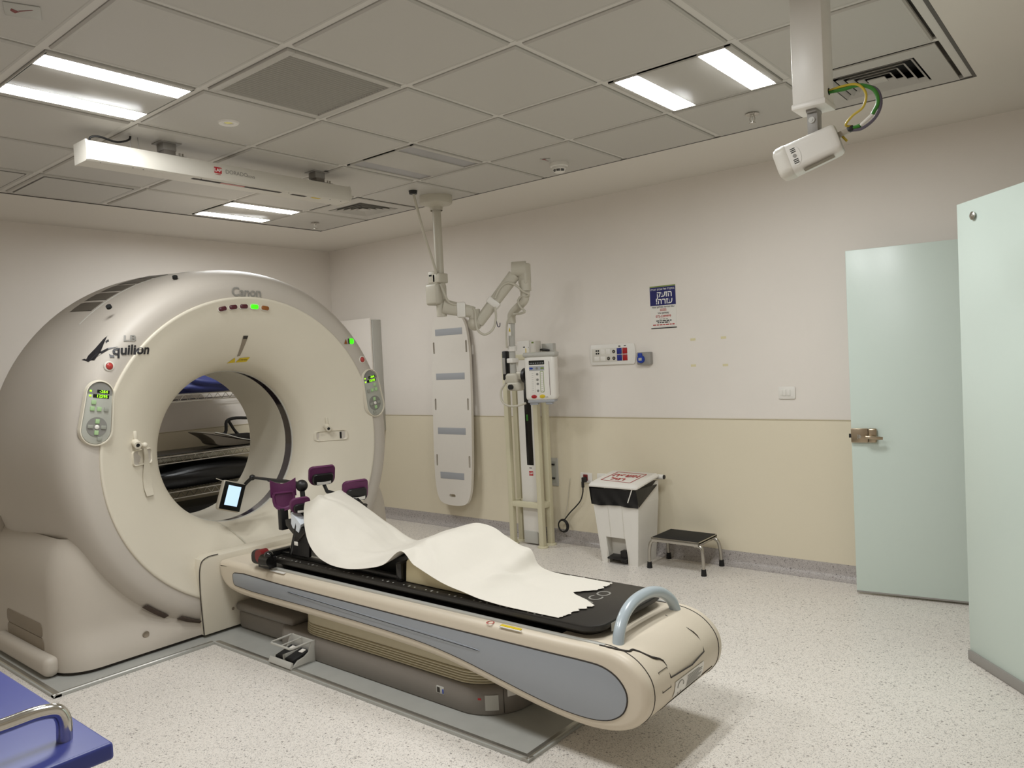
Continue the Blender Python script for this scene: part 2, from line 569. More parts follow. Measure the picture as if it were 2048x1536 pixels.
# return air grille with fine louvres
def grille(i, j):
    cx, cy = TX0 + (i + .5) * PITCH, TY0 + (j + .5) * PITCH
    t = thing('return_air_grille', 'square ceiling grille of fine parallel louvres', 'grille', (cx, cy, ZC))
    h = PITCH / 2 - RW / 2 - .003
    b = B()
    f = .035
    for x0, x1, y0, y1 in ((-h, h, -h, -h + f), (-h, h, h - f, h), (-h, -h + f, -h + f, h - f), (h - f, h, -h + f, h - f)):
        b.bb(cx + x0, cx + x1, cy + y0, cy + y1, ZC - .007, ZC + .012, .002)
    part('frame', b, 'tile_metal', t)
    part('backing', B().bb(cx - h + .01, cx + h - .01, cy - h + .01, cy + h - .01, ZC + .016, ZC + .02), 'grid_groove', t)
    n = 27
    q = h - f
    blade = B().prism([(-.0085, .003), (.0065, -.0065), (.0080, -.0065), (.0080, .003)], 'xz', -q, q).mesh('louvre', 0)
    for k in range(n):
        x = cx - q + (k + .5) * 2 * q / n
        new('louvre', blade, M['tile_metal'], t).location = (x, cy, ZC + .003)
grille(4, 3)

def diffuser(i, j, label):
    cx, cy = TX0 + (i + .5) * PITCH, TY0 + (j + .5) * PITCH
    t = thing('air_diffuser', label, 'air diffuser', (cx, cy, ZC), 'four way air diffusers')
    h = PITCH / 2 - RW / 2 - .003
    def ring(a, z0, bq, z1, th=.003):
        r0 = [(cx + x * a, cy + y * a, z0) for x, y in ((-1, -1), (1, -1), (1, 1), (-1, 1))]
        r1 = [(cx + x * bq, cy + y * bq, z1) for x, y in ((-1, -1), (1, -1), (1, 1), (-1, 1))]
        r2 = [(x, y, z + th) for x, y, z in r1]
        r3 = [(x, y, z + th) for x, y, z in r0]
        return B().loft([r0, r1, r2, r3, r0], caps=False)
    part('face_plate', ring(h, ZC - .004, .185, ZC - .004, .006), 'tile_metal', t, angle=0)
    part('neck_box', B().bb(cx - .19, cx + .19, cy - .19, cy + .19, ZC + .06, ZC + .07), 'hole_dark', t)
    part('neck_wall', ring(.187, ZC - .002, .187, ZC + .062, .001), 'hole_dark', t, angle=0)
    for a in (.178, .142, .106, .070):
        part('cone', ring(a, ZC - .006, a - .017, ZC + .010, .002), 'tile_metal', t, angle=0)
    part('core', B().bb(cx - .036, cx + .036, cy - .036, cy + .036, ZC - .006, ZC - .002), 'tile_metal', t)
diffuser(1, 6, 'small four way air diffuser by the hanging pole flange')
diffuser(7, 6, 'four way air diffuser at the ceiling corner behind the camera column')

# ceiling fittings
def sprinkler(x, y, label):
    t = thing('sprinkler_head', label, 'sprinkler', (x, y, ZC), 'sprinkler heads')
    part('escutcheon', B().lathe([(-.004, 0), (-.004, .030), (-.010, .034), (-.012, .022), (-.014, .012), (-.02, .010), (-.02, 0)], (x, y, ZC), n=24), 'steel', t)
    b = B()
    for s in (-1, 1):
        b.tube([(x + s * .008, y, ZC - .018), (x + s * .013, y, ZC - .030), (x + s * .008, y, ZC - .046), (x, y, ZC - .050)], .0022, 6, 3)
    b.cyl((x, y, ZC - .02), (x, y, ZC - .047), .0025, n=8)
    part('yoke', b, 'steel', t)
    part('deflector', B().cyl((x, y, ZC - .052), (x, y, ZC - .0545), .017, n=16), 'steel', t)
sprinkler(.906, 1.518, 'sprinkler head hanging beside the camera column')
sprinkler(-2.719, 1.513, 'sprinkler head near the far corner beside the small air diffuser')
t = thing('smoke_detector', 'round white smoke detector on the ceiling edge', 'detector', (-.318, 1.548, ZC))
part('base', B().lathe([(-.004, 0), (-.004, .054), (-.024, .054), (-.026, .046), (-.03, .044)], (-.318, 1.548, ZC), n=32), 'white_plastic', t)
part('chamber', B().lathe([(-.024, .043), (-.040, .042), (-.044, .038), (-.058, .033), (-.062, .024), (-.063, 0)], (-.318, 1.548, ZC), n=32), 'white_plastic', t)
b = B()
for k in range(3):
    a0 = -2.2 + k * .75
    b.lathe([(-.046, .0385), (-.046, .0392), (-.051, .0375), (-.051, .036)], (-.318, 1.548, ZC), n=6, a0=a0, a1=a0 + .6)
    b.lathe([(-.0535, .0362), (-.0535, .0368), (-.057, .0353), (-.057, .033)], (-.318, 1.548, ZC), n=6, a0=a0, a1=a0 + .6)
part('inlet_slot', b, 'hole_dark', t)
def ceiling_tag(x, y, label, ang, s=.075):
    t = thing('ceiling_tag', label, 'tag', (x, y, ZC), 'ceiling tags')
    R = Matrix.Rotation(ang, 3, 'Z')
    part('plate', B().box((x, y, ZC - .0065), (s, s, .003), .001, rot=R), 'light_grey', t)
    def pl(u, v):
        w = R @ Vector((u, v, 0)); return (x + w.x, y + w.y, ZC - .0085)
    b = B().raw([pl(-.03, -.012), pl(-.008, .006), pl(-.022, .022), pl(-.034, .006)], [(0, 1, 2, 3)])
    b.raw([pl(-.012, -.002), pl(.028, -.024), pl(.029, -.020), pl(-.009, .004)], [(0, 1, 2, 3)])
    part('arrow_mark', b, 'red_dark', t)
ceiling_tag(-.327, -1.349, 'square white ceiling tag with a dark red mark at the top left', 1.2, .10)
ceiling_tag(-.325, 1.415, 'small white ceiling tag with a red mark beside the smoke detector', 2.2, .062)
t = thing('emergency_downlight', 'small round recessed emergency light in a ceiling tile', 'light', (-.906, -.301, ZC))
part('rim', B().lathe([(-.004, .018), (-.010, .024), (-.011, .044), (-.004, .050)], (-.906, -.301, ZC), n=32), 'white_plastic', t)
part('lens', B().lathe([(-.0052, 0), (-.0062, .012), (-.0055, .021)], (-.906, -.301, ZC), n=24), 'downlight_gold', t)

# ------------------------------------------------------------------ glass doors
def glass_leaf(name, p, d, length, z0, z1, th=.012):
    d = Vector((d[0], d[1], 0)).normalized()
    nrm = Vector((d.y, -d.x, 0))
    R = Matrix((d, nrm, Vector((0, 0, 1)))).transposed()
    c = Vector((p[0], p[1], 0)) + d * length / 2
    o = struct(name, B().box((c.x, c.y, (z0 + z1) / 2), (length, th, z1 - z0), .0025, 2, R), 'door_glass')
    def at(u, v, z):
        w = Vector((p[0], p[1], 0)) + d * u + nrm * v
        return Vector((w.x, w.y, z))
    return o, at, R
door1, at, R = glass_leaf('door_1', (1.095, 2.355), (.563, .083), .90, .012, 1.995)
part('lock_case', B().box(at(.045, .016, .93), (.09, .022, .082), .004, 2, R).box(at(.113, .018, .93), (.045, .026, .082), .008, 3, R), 'bronze_steel', door1)
part('lock_case', B().box(at(.065, -.016, .93), (.13, .022, .082), .004, 2, R), 'bronze_steel', door1)
part('latch_bolt', B().box(at(-.006, .012, .928), (.012, .014, .022), .001, 1, R), 'black_plastic', door1)
part('thumb_turn', B().box(at(.036, .034, .925), (.005, .016, .026), .002, 2, R).cyl(at(.044, .026, .925), at(.044, .032, .925), .011), 'steel', door1)
b = B().cyl(at(.082, .026, .925), at(.082, .062, .925), .0105)
b.tube([at(.082, .058, .925), at(.10, .060, .924), at(.135, .058, .920), at(.168, .052, .918)], [.010, .0105, .010, .009], 12, 4)
part('lever_handle', b, 'bronze_steel', door1)
part('floor_shadow_seal', B().box(at(.45, 0, .017), (.90, .016, .010), .002, 2, R), 'grey_plastic', door1)
door2, at, R = glass_leaf('door_2', (1.78, 1.636), (.643, -.766), .95, .045, 2.056)
part('bottom_rail', B().box(at(.475, 0, .024), (.95, .034, .044), .003, 2, R), 'grey_plastic', door2)
for z in (1.985,):
    part('glass_fixing', B().lathe([(.0, 0), (.004, .016), (.010, .018), (.014, .012), (.015, 0)], (0, 0, 0), 'Y', 24).warp(lambda v, z=z: at(.125 + v.x, .006 + v.y, z + v.z)), 'steel', door2)
# ------------------------------------------------------------------ steel floor plate under scanner
fp = [(-2.62, -1.0), (-1.507, -1.0), (-1.507, -.207), (.662, -.207), (.662, .607), (-1.507, .607), (-1.507, 1.40), (-2.62, 1.40)]
t = thing('floor_plate', 'grey steel floor plate carrying the scanner and couch', 'floor plate', (-.5, .2, 0))
part('sheet', B().prism(fp, 'xy', .001, .012), 'plate_metal', t)
def edge_strip(p, q, w=.034):
    p = Vector((*p, 0)); q = Vector((*q, 0)); d = (q - p).normalized(); n = Vector((d.y, -d.x, 0))
    c = (p + q) / 2 - n * w / 2
    R = Matrix((d, n, Vector((0, 0, 1)))).transposed()
    b = B()
    L = (q - p).length
    prof = [(-w / 2, .012), (w / 2 - .012, .016), (w / 2, .001), (-w / 2, .001)]
    ra = [c + d * (-L / 2) + n * u + Vector((0, 0, z)) for u, z in prof]
    rb = [c + d * (L / 2) + n * u + Vector((0, 0, z)) for u, z in prof]
    return b.loft([ra, rb])
for a in range(5):
    p, q = fp[a], fp[a + 1]
    if a == 0: p = (-2.62, -1.0)
    part('edge_strip', edge_strip(p, q), 'aluminium', t, angle=20)

# ================================================================== CT GANTRY
GY, GZ = .20, 1.02
gantry = thing('ct_gantry', 'large cream ring shaped scanner gantry with round bore', 'scanner', (-2.05, GY, .012))
DISH = [(-1.955, .462), (-1.92, .464), (-1.88, .476), (-1.83, .502), (-1.785, .545), (-1.745, .60), (-1.705, .67), (-1.668, .75), (-1.638, .83), (-1.625, .862), (-1.620, .876), (-1.622, .884), (-1.632, .887)]
RING = [(-1.63, .88), (-1.627, .90), (-1.624, .94), (-1.632, .975), (-1.655, 1.005), (-1.69, 1.030), (-1.74, 1.048), (-1.80, 1.058), (-1.88, 1.066), (-2.10, 1.080), (-2.30, 1.094), (-2.50, 1.098), (-2.58, 1.088), (-2.63, 1.06), (-2.65, 1.0), (-2.655, .92), (-2.645, .82), (-2.60, .68), (-2.53, .56), (-2.475, .485), (-2.45, .464)]
def csm(pr, k): return cat2(pr, k)
dish = csm(DISH, 4)
FRONT = sorted([(r, x) for x, r in dish] + [(r, x) for x, r in cat2(RING, 4) if x > -1.885 and r > .889])
SIDE_R = sorted([(x, r) for x, r in RING if r > 1.03])
def rsurf(x): return float(np.interp(x, [s[0] for s in SIDE_R], [s[1] for s in SIDE_R]))
FR = np.array([p[0] for p in FRONT]); FX = np.array([p[1] for p in FRONT])
def fx(y, z):
    return float(np.interp(math.hypot(y - GY, z - GZ), FR, FX))
def on_face(y, z, off=.004):
    return (fx(y, z) + off, y, z)
part('inner_face', B().lathe(dish, (0, GY, GZ), 'X', 128), 'gantry_cream', gantry, angle=40)
part('outer_ring', B().lathe(csm(RING, 3), (0, GY, GZ), 'X', 128, zmin=.03), 'gantry_ring', gantry, angle=40)
part('bore_liner', B().lathe([(-2.46, .464), (-2.05, .462), (-2.038, .464), (-2.036, .472)], (0, GY, GZ), 'X', 96), 'bore_liner', gantry)
part('scan_window', B().lathe([(-2.040, .466), (-1.962, .466)], (0, GY, GZ), 'X', 96), 'scan_window', gantry, 'dark glossy ring inside the bore')
part('window_lip', B().lathe([(-1.964, .462), (-1.958, .458), (-1.950, .458), (-1.946, .463)], (0, GY, GZ), 'X', 96), 'light_grey', gantry)
# base cover: rounded plan lofted upwards
def plan(x0, x1, y0, y1, r, z, ins):
    return [((x0 + x1) / 2 + u, (y0 + y1) / 2 + v, z) for u, v in rrect(x1 - x0 - 2 * ins, y1 - y0 - 2 * ins, r - ins * .5, 8)]
def base_half(sgn):
    """side cover: outer wall, blend into the ring, then down along the ring's lower arc"""
    rings = []
    for X, t in [(-2.60, 0), (-1.80, 0)] + [(-1.80 + .165 * math.sin(math.radians(a)), a) for a in (15, 30, 45, 60, 75, 90)]:
        yl = .90 + .20 - .165 * (1 - math.cos(math.radians(t)))          # half width from the axis
        P = [(yl, z) for z in np.linspace(.03, .42, 14)] + [(yl - .006, .50), (yl - .022, .57), (yl - .045, .625), (yl - .075, .67)]
        for d in np.linspace(24, 84, 16):
            P.append((.985 * math.cos(math.radians(d)), 1.02 - .985 * math.sin(math.radians(d))))
        P.append((.11, .030))
        def back(z): 
            s = min(1, max(0, (z - .03) / .20)); s = s * s * (3 - 2 * s)
            return (.050 * s + .05 * max(0, z - .03)) * max(0, (X + 2.2) / .56)
        rings.append([(X - back(z), GY + sgn * y, z) for y, z in P])
    bq = B().loft(rings, caps=False)
    # front face: bridge the outer wall to the lower arc
    R = [Vector(v) for v in rings[-1]]
    outer = R[:18]; arc = R[17:][::-1]
    def resample(L, n):
        d = [0]
        for i in range(1, len(L)): d.append(d[-1] + (L[i] - L[i - 1]).length)
        o = []
        for k in range(n):
            t = d[-1] * k / (n - 1); i = max(j for j in range(len(d)) if d[j] <= t + 1e-9); i = min(i, len(L) - 2)
            o.append(L[i].lerp(L[i + 1], (t - d[i]) / max(1e-9, d[i + 1] - d[i])))
        return o
    n = 18
    O_, A_ = outer, resample(arc, n)
    def bx(v):
        X = -1.635
        s = min(1, max(0, (v.z - .03) / .20)); s = s * s * (3 - 2 * s)
        return X - (.050 * s + .05 * max(0, v.z - .03))
    gr = []
    for i in range(n):
        row = []
        for j in range(9):
            v = O_[i].lerp(A_[i], j / 8)
            if j: v.x = bx(v)
            row.append(v)
        gr.append(row)
    bq.grid(gr)
    bmesh.ops.remove_doubles(bq.bm, verts=bq.bm.verts[:], dist=.0004)
    return bq
for sgn in (-1, 1):
    part('base_cover', base_half(sgn), 'gantry_base', gantry, angle=40)
part('plinth_gap', B().loft([plan(-2.58, -1.65, -.885, 1.285, .15, z, 0) for z in (.0125, .031)]), 'seam_dark', gantry)
# dock panel between base and couch, with its dark outline
dockp = [(-.205, .028), (-.212, .30), (-.206, .40), (-.19, .44), (-.15, .452), (.55, .452), (.59, .44), (.606, .40), (.612, .30), (.605, .028)]
dock_face = [(-1.60 , u, v) for u, v in dockp]
b = B().prism(dockp, 'yz', -1.72, -1.604, .006)
part('dock_panel', b, 'gantry_cream', gantry)
part('dock_seam', B().tube([(-1.606, u, v) for u, v in cat2([(-.209, .03), (-.216, .20), (-.217, .30), (-.212, .395), (-.196, .438), (-.16, .455), (-.10, .457)], 5)], .0028, 8), 'seam_dark', gantry)
# ring vent slots along the bottom of the ring
for a0, a1, dx, dr in ((203.5, 211.0, .030, -.022), (214.5, 222.5, .010, -.006)):
    a0, a1 = math.radians(a0), math.radians(a1)
    part('lower_slot', B().lathe([(x + dx, r + dr) for x, r in ((-1.672, 1.0205), (-1.664, 1.0245), (-1.692, 1.0425), (-1.702, 1.0385))], (.004, GY, GZ), 'X', 14, a0, a1), 'slot_dark', gantry)
# side features
part('side_bumper', B().box((-2.11, -.918, .066), (.74, .075, .10), .034, 4), 'gantry_base', gantry)
for z, x0, x1 in ((.212, -2.40, -1.90), (.126 + .012, -2.40, -1.89)):
    part('side_vent', B().prism(rrect(x1 - x0, .072, .026, 5, ((x0 + x1) / 2, z)), 'xz', -.9035, -.893, .002), 'vent_brown', gantry)
part('rear_edge_strip', B().bb(-2.66, -2.59, -.915, -.80, .13, .72, .012, 3), 'gantry_base', gantry)
part('base_screw', B().lathe([(0, .0), (.001, .012), (.003, .016), (.0, .018)], (-1.655, -.50, .118), 'X', 20), 'vent_brown', gantry)
part('dock_screw', B().lathe([(0, .0), (.003, .006), (.0, .009)], (-1.604, -.03, .13), 'X', 16), 'vent_brown', gantry)
part('side_label', B().box((-2.33, -.842, .775), (.055, .004, .045), .001, 1, Matrix.Rotation(math.radians(-13), 3, 'X')), 'vent_brown', gantry)
# top intake louvres
for k in range(5):
    a0 = math.radians(-40 + k * 5.6); a1 = a0 + math.radians(4.4)
    part('top_louvre', B().lathe([(x, rsurf(x) + d) for x, d in ((-2.55, -.002), (-2.55, .0025), (-2.3, .0025), (-2.08 + .0 * k, .0025), (-2.08, -.002))], (0, GY, GZ), 'X', 8, a0, a1), 'vent_dark', gantry)
part('top_seam', B().lathe([(-2.050, rsurf(-2.05) - .001), (-2.050, rsurf(-2.05) + .002), (-2.044, rsurf(-2.044) + .002), (-2.044, rsurf(-2.04) - .001)], (0, GY, GZ), 'X', 40, math.radians(-46), math.radians(-4)), 'light_grey', gantry)
for y, z in ((-.545, 1.842), (-.18, 2.015)):
    r = math.hypot(y - GY, z - GZ)
    c = (float(np.interp(r, [1.005, 1.03, 1.048], [-1.655, -1.69, -1.74])), y, z)
    d = Vector((.55, (y - GY) / r, (z - GZ) / r)).normalized()
    part('lift_eye_hole', B().cyl(Vector(c) - d * .01, Vector(c) + d * .0035, .014, n=20), 'hole_dark', gantry)
# status lamps
for k, (ang, m) in enumerate(zip((-11.6, -6.9, -2.2, 2.6, 7.5), ('lamp_maroon', 'lamp_maroon', 'lamp_maroon', 'lamp_green', 'lamp_amber'))):
    a = math.radians(ang)
    y, z = GY + .83 * math.sin(a), GZ + .83 * math.cos(a)
    R = Matrix.Rotation(-a, 3, 'X')
    part('lamp_bezel', B().prism(rrect(.056, .030, .012, 5), 'yz', -.01, .005).warp(lambda v: (R @ v) + Vector((fx(y, z), y, z))), 'offwhite_plastic', gantry)
    part('status_lamp', B().prism(rrect(.050, .025, .010, 5), 'yz', -.01, .009, .003).warp(lambda v: (R @ v) + Vector((fx(y, z), y, z))), m, gantry, {'lamp_green': 'glowing green status lamp', 'lamp_amber': 'amber status lamp'}.get(m))
# lettering on the ring
lettering('maker_name', 'Canon', .072, lambda u, v: on_face(GY + u - .015, 1.930 + v), 'text_grey', gantry, .022)
lettering('model_name', 'quilion', .070, lambda u, v: on_face(-.632 + .045 + u, 1.608 + v), 'text_black', gantry, .030, align='LEFT', shear=.12)
lettering('model_suffix', 'LB', .042, lambda u, v: on_face(-.50 + u * 1.4, 1.668 + v), 'text_grey', gantry, .03, shear=.15)
def sw(pts): return [on_face(-.632 + u, 1.608 + v, .0045) for u, v in pts]
b = B()
A1 = sw([(-.055, -.045), (-.03, -.045), (.0, -.005), (.045, .075), (.052, .082), (.030, .062), (-.01, .015), (-.04, -.02)])
b.raw(A1, [tuple(range(len(A1)))])
A2 = sw([(.032, .05), (.045, .06), (.050, -.035), (.030, -.035)])
b.raw(A2, [(0, 1, 2, 3)])
A3 = sw([(-.062, -.040), (-.05, -.052), (-.02, -.030), (.03, .005), (.075, .020), (.03, .014), (-.02, -.016)])
b.raw(A3, [tuple(range(len(A3)))])
part('model_initial', b, 'text_black', gantry, angle=0)
lettering('side_name', 'Canon', .10, lambda u, v: (-2.40 + u, GY - math.sqrt(1.068 ** 2 - (v + 1.0 - GZ) ** 2) - .002, 1.0 + v), 'text_grey', gantry, .022)
# emergency stops
for y, z, m in ((-.610, 1.529, 'red_button'), (1.015, 1.513, 'red_button')):
    c = Vector((fx(y, z), y, z))
    part('stop_collar', B().lathe([(-.005, .026), (.004, .025), (.006, .019), (.004, .017)], c, 'X', 24), 'offwhite_plastic', gantry)
    part('stop_button', B().lathe([(-.003, .0165), (.008, .0165), (.012, .012), (.014, 0)], c, 'X', 24), m, gantry)
# small green indicator and pictograms on the right of the ring
y, z = .935, 1.637
part('pilot_lamp', B().prism(rrect(.034, .036, .012, 5, (y, z)), 'yz', fx(y, z) - .006, fx(y, z) + .007, .003), 'lamp_green', gantry)
part('pictogram', B().raw([on_face(y - .03, z - .018), on_face(y - .018, z - .018), on_face(y - .018, z + .018), on_face(y - .03, z + .018)], [(0, 1, 2, 3)]), 'seam_dark', gantry)
part('pictogram', B().raw([on_face(y - .062, z - .018), on_face(y - .036, z - .018), on_face(y - .049, z + .016)], [(0, 1, 2)]), 'lamp_amber', gantry)
# laser slot and warning label above the bore
def decal(name, quad, m, off=.003, n=6):
    A, Bq, Cq, D = [Vector((*q, 0)) for q in quad]
    gr = [[on_face(*(A.lerp(Bq, i / n).lerp(D.lerp(Cq, i / n), j / n)).to_2d(), off) for j in range(n + 1)] for i in range(n + 1)]
    return part(name, B().grid(gr), m, gantry, angle=0)
decal('laser_slot', ((.198, 1.682), (.232, 1.682), (.214, 1.566), (.196, 1.562)), 'vent_brown', .002)
decal('laser_slot_dark', ((.201, 1.682), (.230, 1.682), (.226, 1.664), (.201, 1.664)), 'seam_dark', .0035, 3)
decal('warning_label', ((.205, 1.527), (.272, 1.530), (.282, 1.556), (.218, 1.553)), 'warn_yellow')
decal('warning_triangle', ((.148, 1.524), (.200, 1.527), (.187, 1.554), (.183, 1.554)), 'warn_yellow')
lettering('warning_text', 'ATTENTION', .012, lambda u, v: on_face(.243 + u * .8, 1.541 + v, .0042), 'text_black', gantry)

# control panels
def control_panel(cy, cz, tilt, mirror):
    R = Matrix.Rotation(tilt, 3, 'X')          # tilts in the yz plane
    X0 = fx(cy, cz)
    def pl(u, v, d=0.0):
        w = R @ Vector((0, u, v)); return (X0 + d, cy + w.y, cz + w.z)
    def oval(s, top=.060, bot=.070, L=.092):
        o = []
        for k in range(17):
            a = math.pi * k / 16; o.append((top * s * math.cos(a), L + top * s * math.sin(a)))
        for k in range(17):
            a = math.pi + math.pi * k / 16; o.append((bot * s * math.cos(a), -L + .005 + bot * s * math.sin(a)))
        return o
    body = new('control_panel', B().prism(oval(1.0), 'yz', -.02, .006, .003).warp(lambda v: pl(v.y, v.z, v.x)).mesh('control_panel'), M['panel_grey'], gantry)
    body['label'] = 'oval grey control panel with green digits, %s side of the ring' % ('right' if mirror else 'left')
    # raised rim
    ou = oval(1.16); pts = []
    rings = []
    for s, d in ((1.02, .004), (1.05, .013), (1.12, .012), (1.2, -.006)):
        rings.append([Vector(pl(u, v, d)) for u, v in oval(s)])
    part('panel_rim', B().loft(rings, caps=False), 'gantry_cream', body)
    b = B().prism([(u, v) for u, v in oval(.97) if v > .062], 'yz', .006, .0072).warp(lambda v: pl(v.y, v.z, v.x))
    part('display_field', b, 'dial_grey', body)
    ms = -1 if mirror else 1
    q = lambda u, v, d=.0: pl(u, v, d)
    def quad(name, u0, u1, v0, v1, d, m):
        part(name, B().bb(-.004, d, u0, u1, v0, v1, .0012).warp(lambda v: pl(v.y, v.z, v.x)), m, body)
    quad('digit_window', -.015, .045, .097, .114, .0082, 'display_black')
    quad('digit_window', -.032, .045, .073, .090, .0082, 'display_black')
    # upright digits even on the tilted panel
    lettering('readout', '-264', .0195, lambda u, v: pl(.016 + u * 1.1, .1055 + v, .0092), 'digit_green', body, .012)
    lettering('readout', '12595', .0195, lambda u, v: pl(.010 + u * 1.1, .0815 + v, .0092), 'digit_green', body, .012)
    for v in (.105, .081):
        quad('readout_lamp', -.050, -.040, v - .004, v + .004, .0088, 'digit_green')
    btn = lambda u, v, w, h, m: quad('button', u - w / 2, u + w / 2, v - h / 2, v + h / 2, .0125, m)
    btn(-.026 * ms, .050, .021, .021, 'button_green')
    for k, u in enumerate((-.030, .003, .036)):
        btn(u * ms, .018, .020, .021, ('button_green', 'button_green', 'button_grey')[k])
    disc = B().cyl((-.004, 0, 0), (.0078, 0, 0), .049, n=40).warp(lambda v: pl(v.y + .0 * ms, v.z - .072, v.x))
    part('dial_disc', disc, 'dial_grey', body)
    btn(0, -.044, .019, .022, 'button_green'); btn(0, -.100, .019, .022, 'button_green')
    btn(-.031, -.072, .026, .018, 'button_grey'); btn(.031, -.072, .024, .018, 'button_grey')
    part('centre_button', B().lathe([(-.003, .0105), (.011, .0105), (.013, .006), (.0135, 0)], (0, 0, 0), 'X', 20).warp(lambda v: pl(v.y, v.z - .072, v.x)), 'white_plastic', body)
    btn(.018 * ms, -.130, .022, .020, 'button_grey')
control_panel(-.680, 1.300, math.radians(-9), False)
control_panel(1.088, 1.288, math.radians(10), True)

# hooks, pockets and strap on the inner face
def pocket(cy, cz, w, h):
    P = rrect(w, h, .016, 4)
    b = B()
    b.loft([[on_face(cy + u * s, cz + v * s, d) for u, v in P] for s, d in ((1.15, -.003), (1.07, .011), (1.0, .010), (.93, .001))], caps=False)
    r = gantry
    part('pocket_rim', b, 'gantry_cream', r)
    part('pocket_back', B().raw([on_face(cy + u * .96, cz + v * .96, .0022) for u, v in P], [tuple(range(len(P)))]), 'gantry_ring', r, angle=0)
pocket(-.425, 1.04, .13, .075)
pocket(.815, 1.022, .165, .060)
part('pocket_slit', B().bb(fx(.865, 1.02) - .005, fx(.865, 1.02) + .006, .862, .872, 1.0, 1.042), 'hole_dark', gantry)
for cy, cz in ((-.475, 1.125), (.79, 1.085)):
    c = Vector((fx(cy, cz), cy, cz))
    d = Vector((.9, -.1 if cy < 0 else -.35, -.25)).normalized()
    b = B().cyl(c - d * .01, c + d * .05, .021, .019, n=24)
    b.box(c + Vector((.006, 0, .035)), (.012, .018, .05), .004)
    part('hook_knob', b, 'gantry_cream', gantry)
    part('hook_hole', B().cyl(c + d * .049, c + d * .0515, .0095, n=16), 'hole_dark', gantry)
# strap hanging from a small peg
c = Vector((fx(-.425, 1.105), -.425, 1.105))
part('strap_peg', B().cyl(c, c + Vector((.03, 0, 0)), .011, n=16).sphere(c + Vector((.03, 0, 0)), .015), 'gantry_cream', gantry)
pts = [(-.425, 1.10, .032), (-.415, 1.06, .03), (-.405, 1.02, .014), (-.405, .95, .008), (-.408, .88, .008), (-.405, .83, .014)]
L = []; Rr = []
for (y, z, d), w in zip(pts, (.008, .014, .017, .028, .030, .024)):
    L.append(on_face(y - w, z, d)); Rr.append(on_face(y + w, z, d))
L = catmull(L, 4); Rr = catmull(Rr, 4)
b = B().loft([[l, r, r - Vector((.004, 0, 0)), l - Vector((.004, 0, 0))] for l, r in zip(L, Rr)])
part('strap', b, 'gantry_cream', gantry)
# thin cable down the lower face
pts = [(.07, .575), (.10, .54), (.135, .49), (.165, .44), (.178, .40), (.18, .37)]
part('face_cable', B().tube([on_face(y, z, .004) for y, z in pts], .0055, 8, 4), 'cable_cream', gantry)

# ================================================================== PATIENT COUCH
couch = thing('patient_couch', 'long cream scanner couch with blue grey side panel and rounded end', 'couch', (-.2, .2, .012))
CY0, CY1 = -.105, .505
OUT = [(-1.600, .415), (-1.56, .428), (-1.2, .432), (.0, .434), (.78, .438), (.90, .440), (.98, .432), (1.045, .405), (1.092, .355), (1.105, .30), (1.092, .240), (1.050, .190), (.985, .158), (.90, .142), (.80, .140), (.68, .150), (.52, .172), (.34, .203), (.15, .230), (-.1, .245), (-.6, .252), (-1.30, .255), (-1.44, .262), (-1.54, .285), (-1.595, .34)]
outl = cat2(OUT, 4, True)
def offset(poly, d):
    n = len(poly); o = []
    for i in range(n):
        a = Vector(poly[i - 1]); p = Vector(poly[i]); c = Vector(poly[(i + 1) % n])
        t = (c - a).normalized(); nn = Vector((t.y, -t.x))
        o.append(p + nn * d)
    return o
area = sum(outl[i - 1][0] * outl[i][1] - outl[i][0] * outl[i - 1][1] for i in range(len(outl)))
SG = 1 if area > 0 else -1
def sec(y, ins): return [(p.x, y, p.y) for p in offset(outl, -SG * ins)]
rings = []
for k in range(7):
    a = math.pi / 2 * k / 6; rings.append(sec(CY0 + .03 * (1 - math.sin(a)), .03 * (1 - math.cos(a))))
rings = rings[::-1]
rings2 = [[(x, CY0 + CY1 - y, z) for x, y, z in r] for r in rings[::-1]]
# rings go from near side face (inset) to the widest section
near = rings[::-1] if rings[0][0][1] < rings[-1][0][1] and False else rings
allr = sorted(rings + rings2, key=lambda r: r[0][1])
part('couch_body', B().loft(allr), 'couch_cream', couch, angle=45)
# side panel (inlaid) both sides
PAN = [(-1.452, .345), (-1.452, .362), (-1.435, .376), (-1.0, .377), (0, .376), (.70, .381), (.86, .383), (.93, .379), (.985, .357), (1.020, .318), (1.026, .28), (1.008, .235), (.96, .200), (.90, .184), (.80, .180), (.66, .193), (.45, .228), (.25, .262), (.05, .284), (-.25, .296), (-.8, .302), (-1.42, .308), (-1.445, .318)]
pan = cat2(PAN, 3, True)
for s, y in ((-1, CY0), (1, CY1)):
    o = part('side_panel', B().prism(pan, 'xz', y + s * .0035, y - s * .01, .0025), 'panel_blue', couch)
    part('panel_gap', B().tube([(u, y + s * .0004, v) for u, v in pan], .0032, 6, closed=True), 'seam_dark', o)
    # long pressed groove in the panel
    G0 = cat2([(-.95, .352), (-.6, .346), (-.1, .338), (.2, .330), (.36, .318), (.30, .312), (0, .316), (-.4, .322), (-.75, .335)], 5, True)
    part('panel_crease', B().prism(G0, 'xz', y + s * .0065, y - s * .002, .003), 'panel_blue', o)
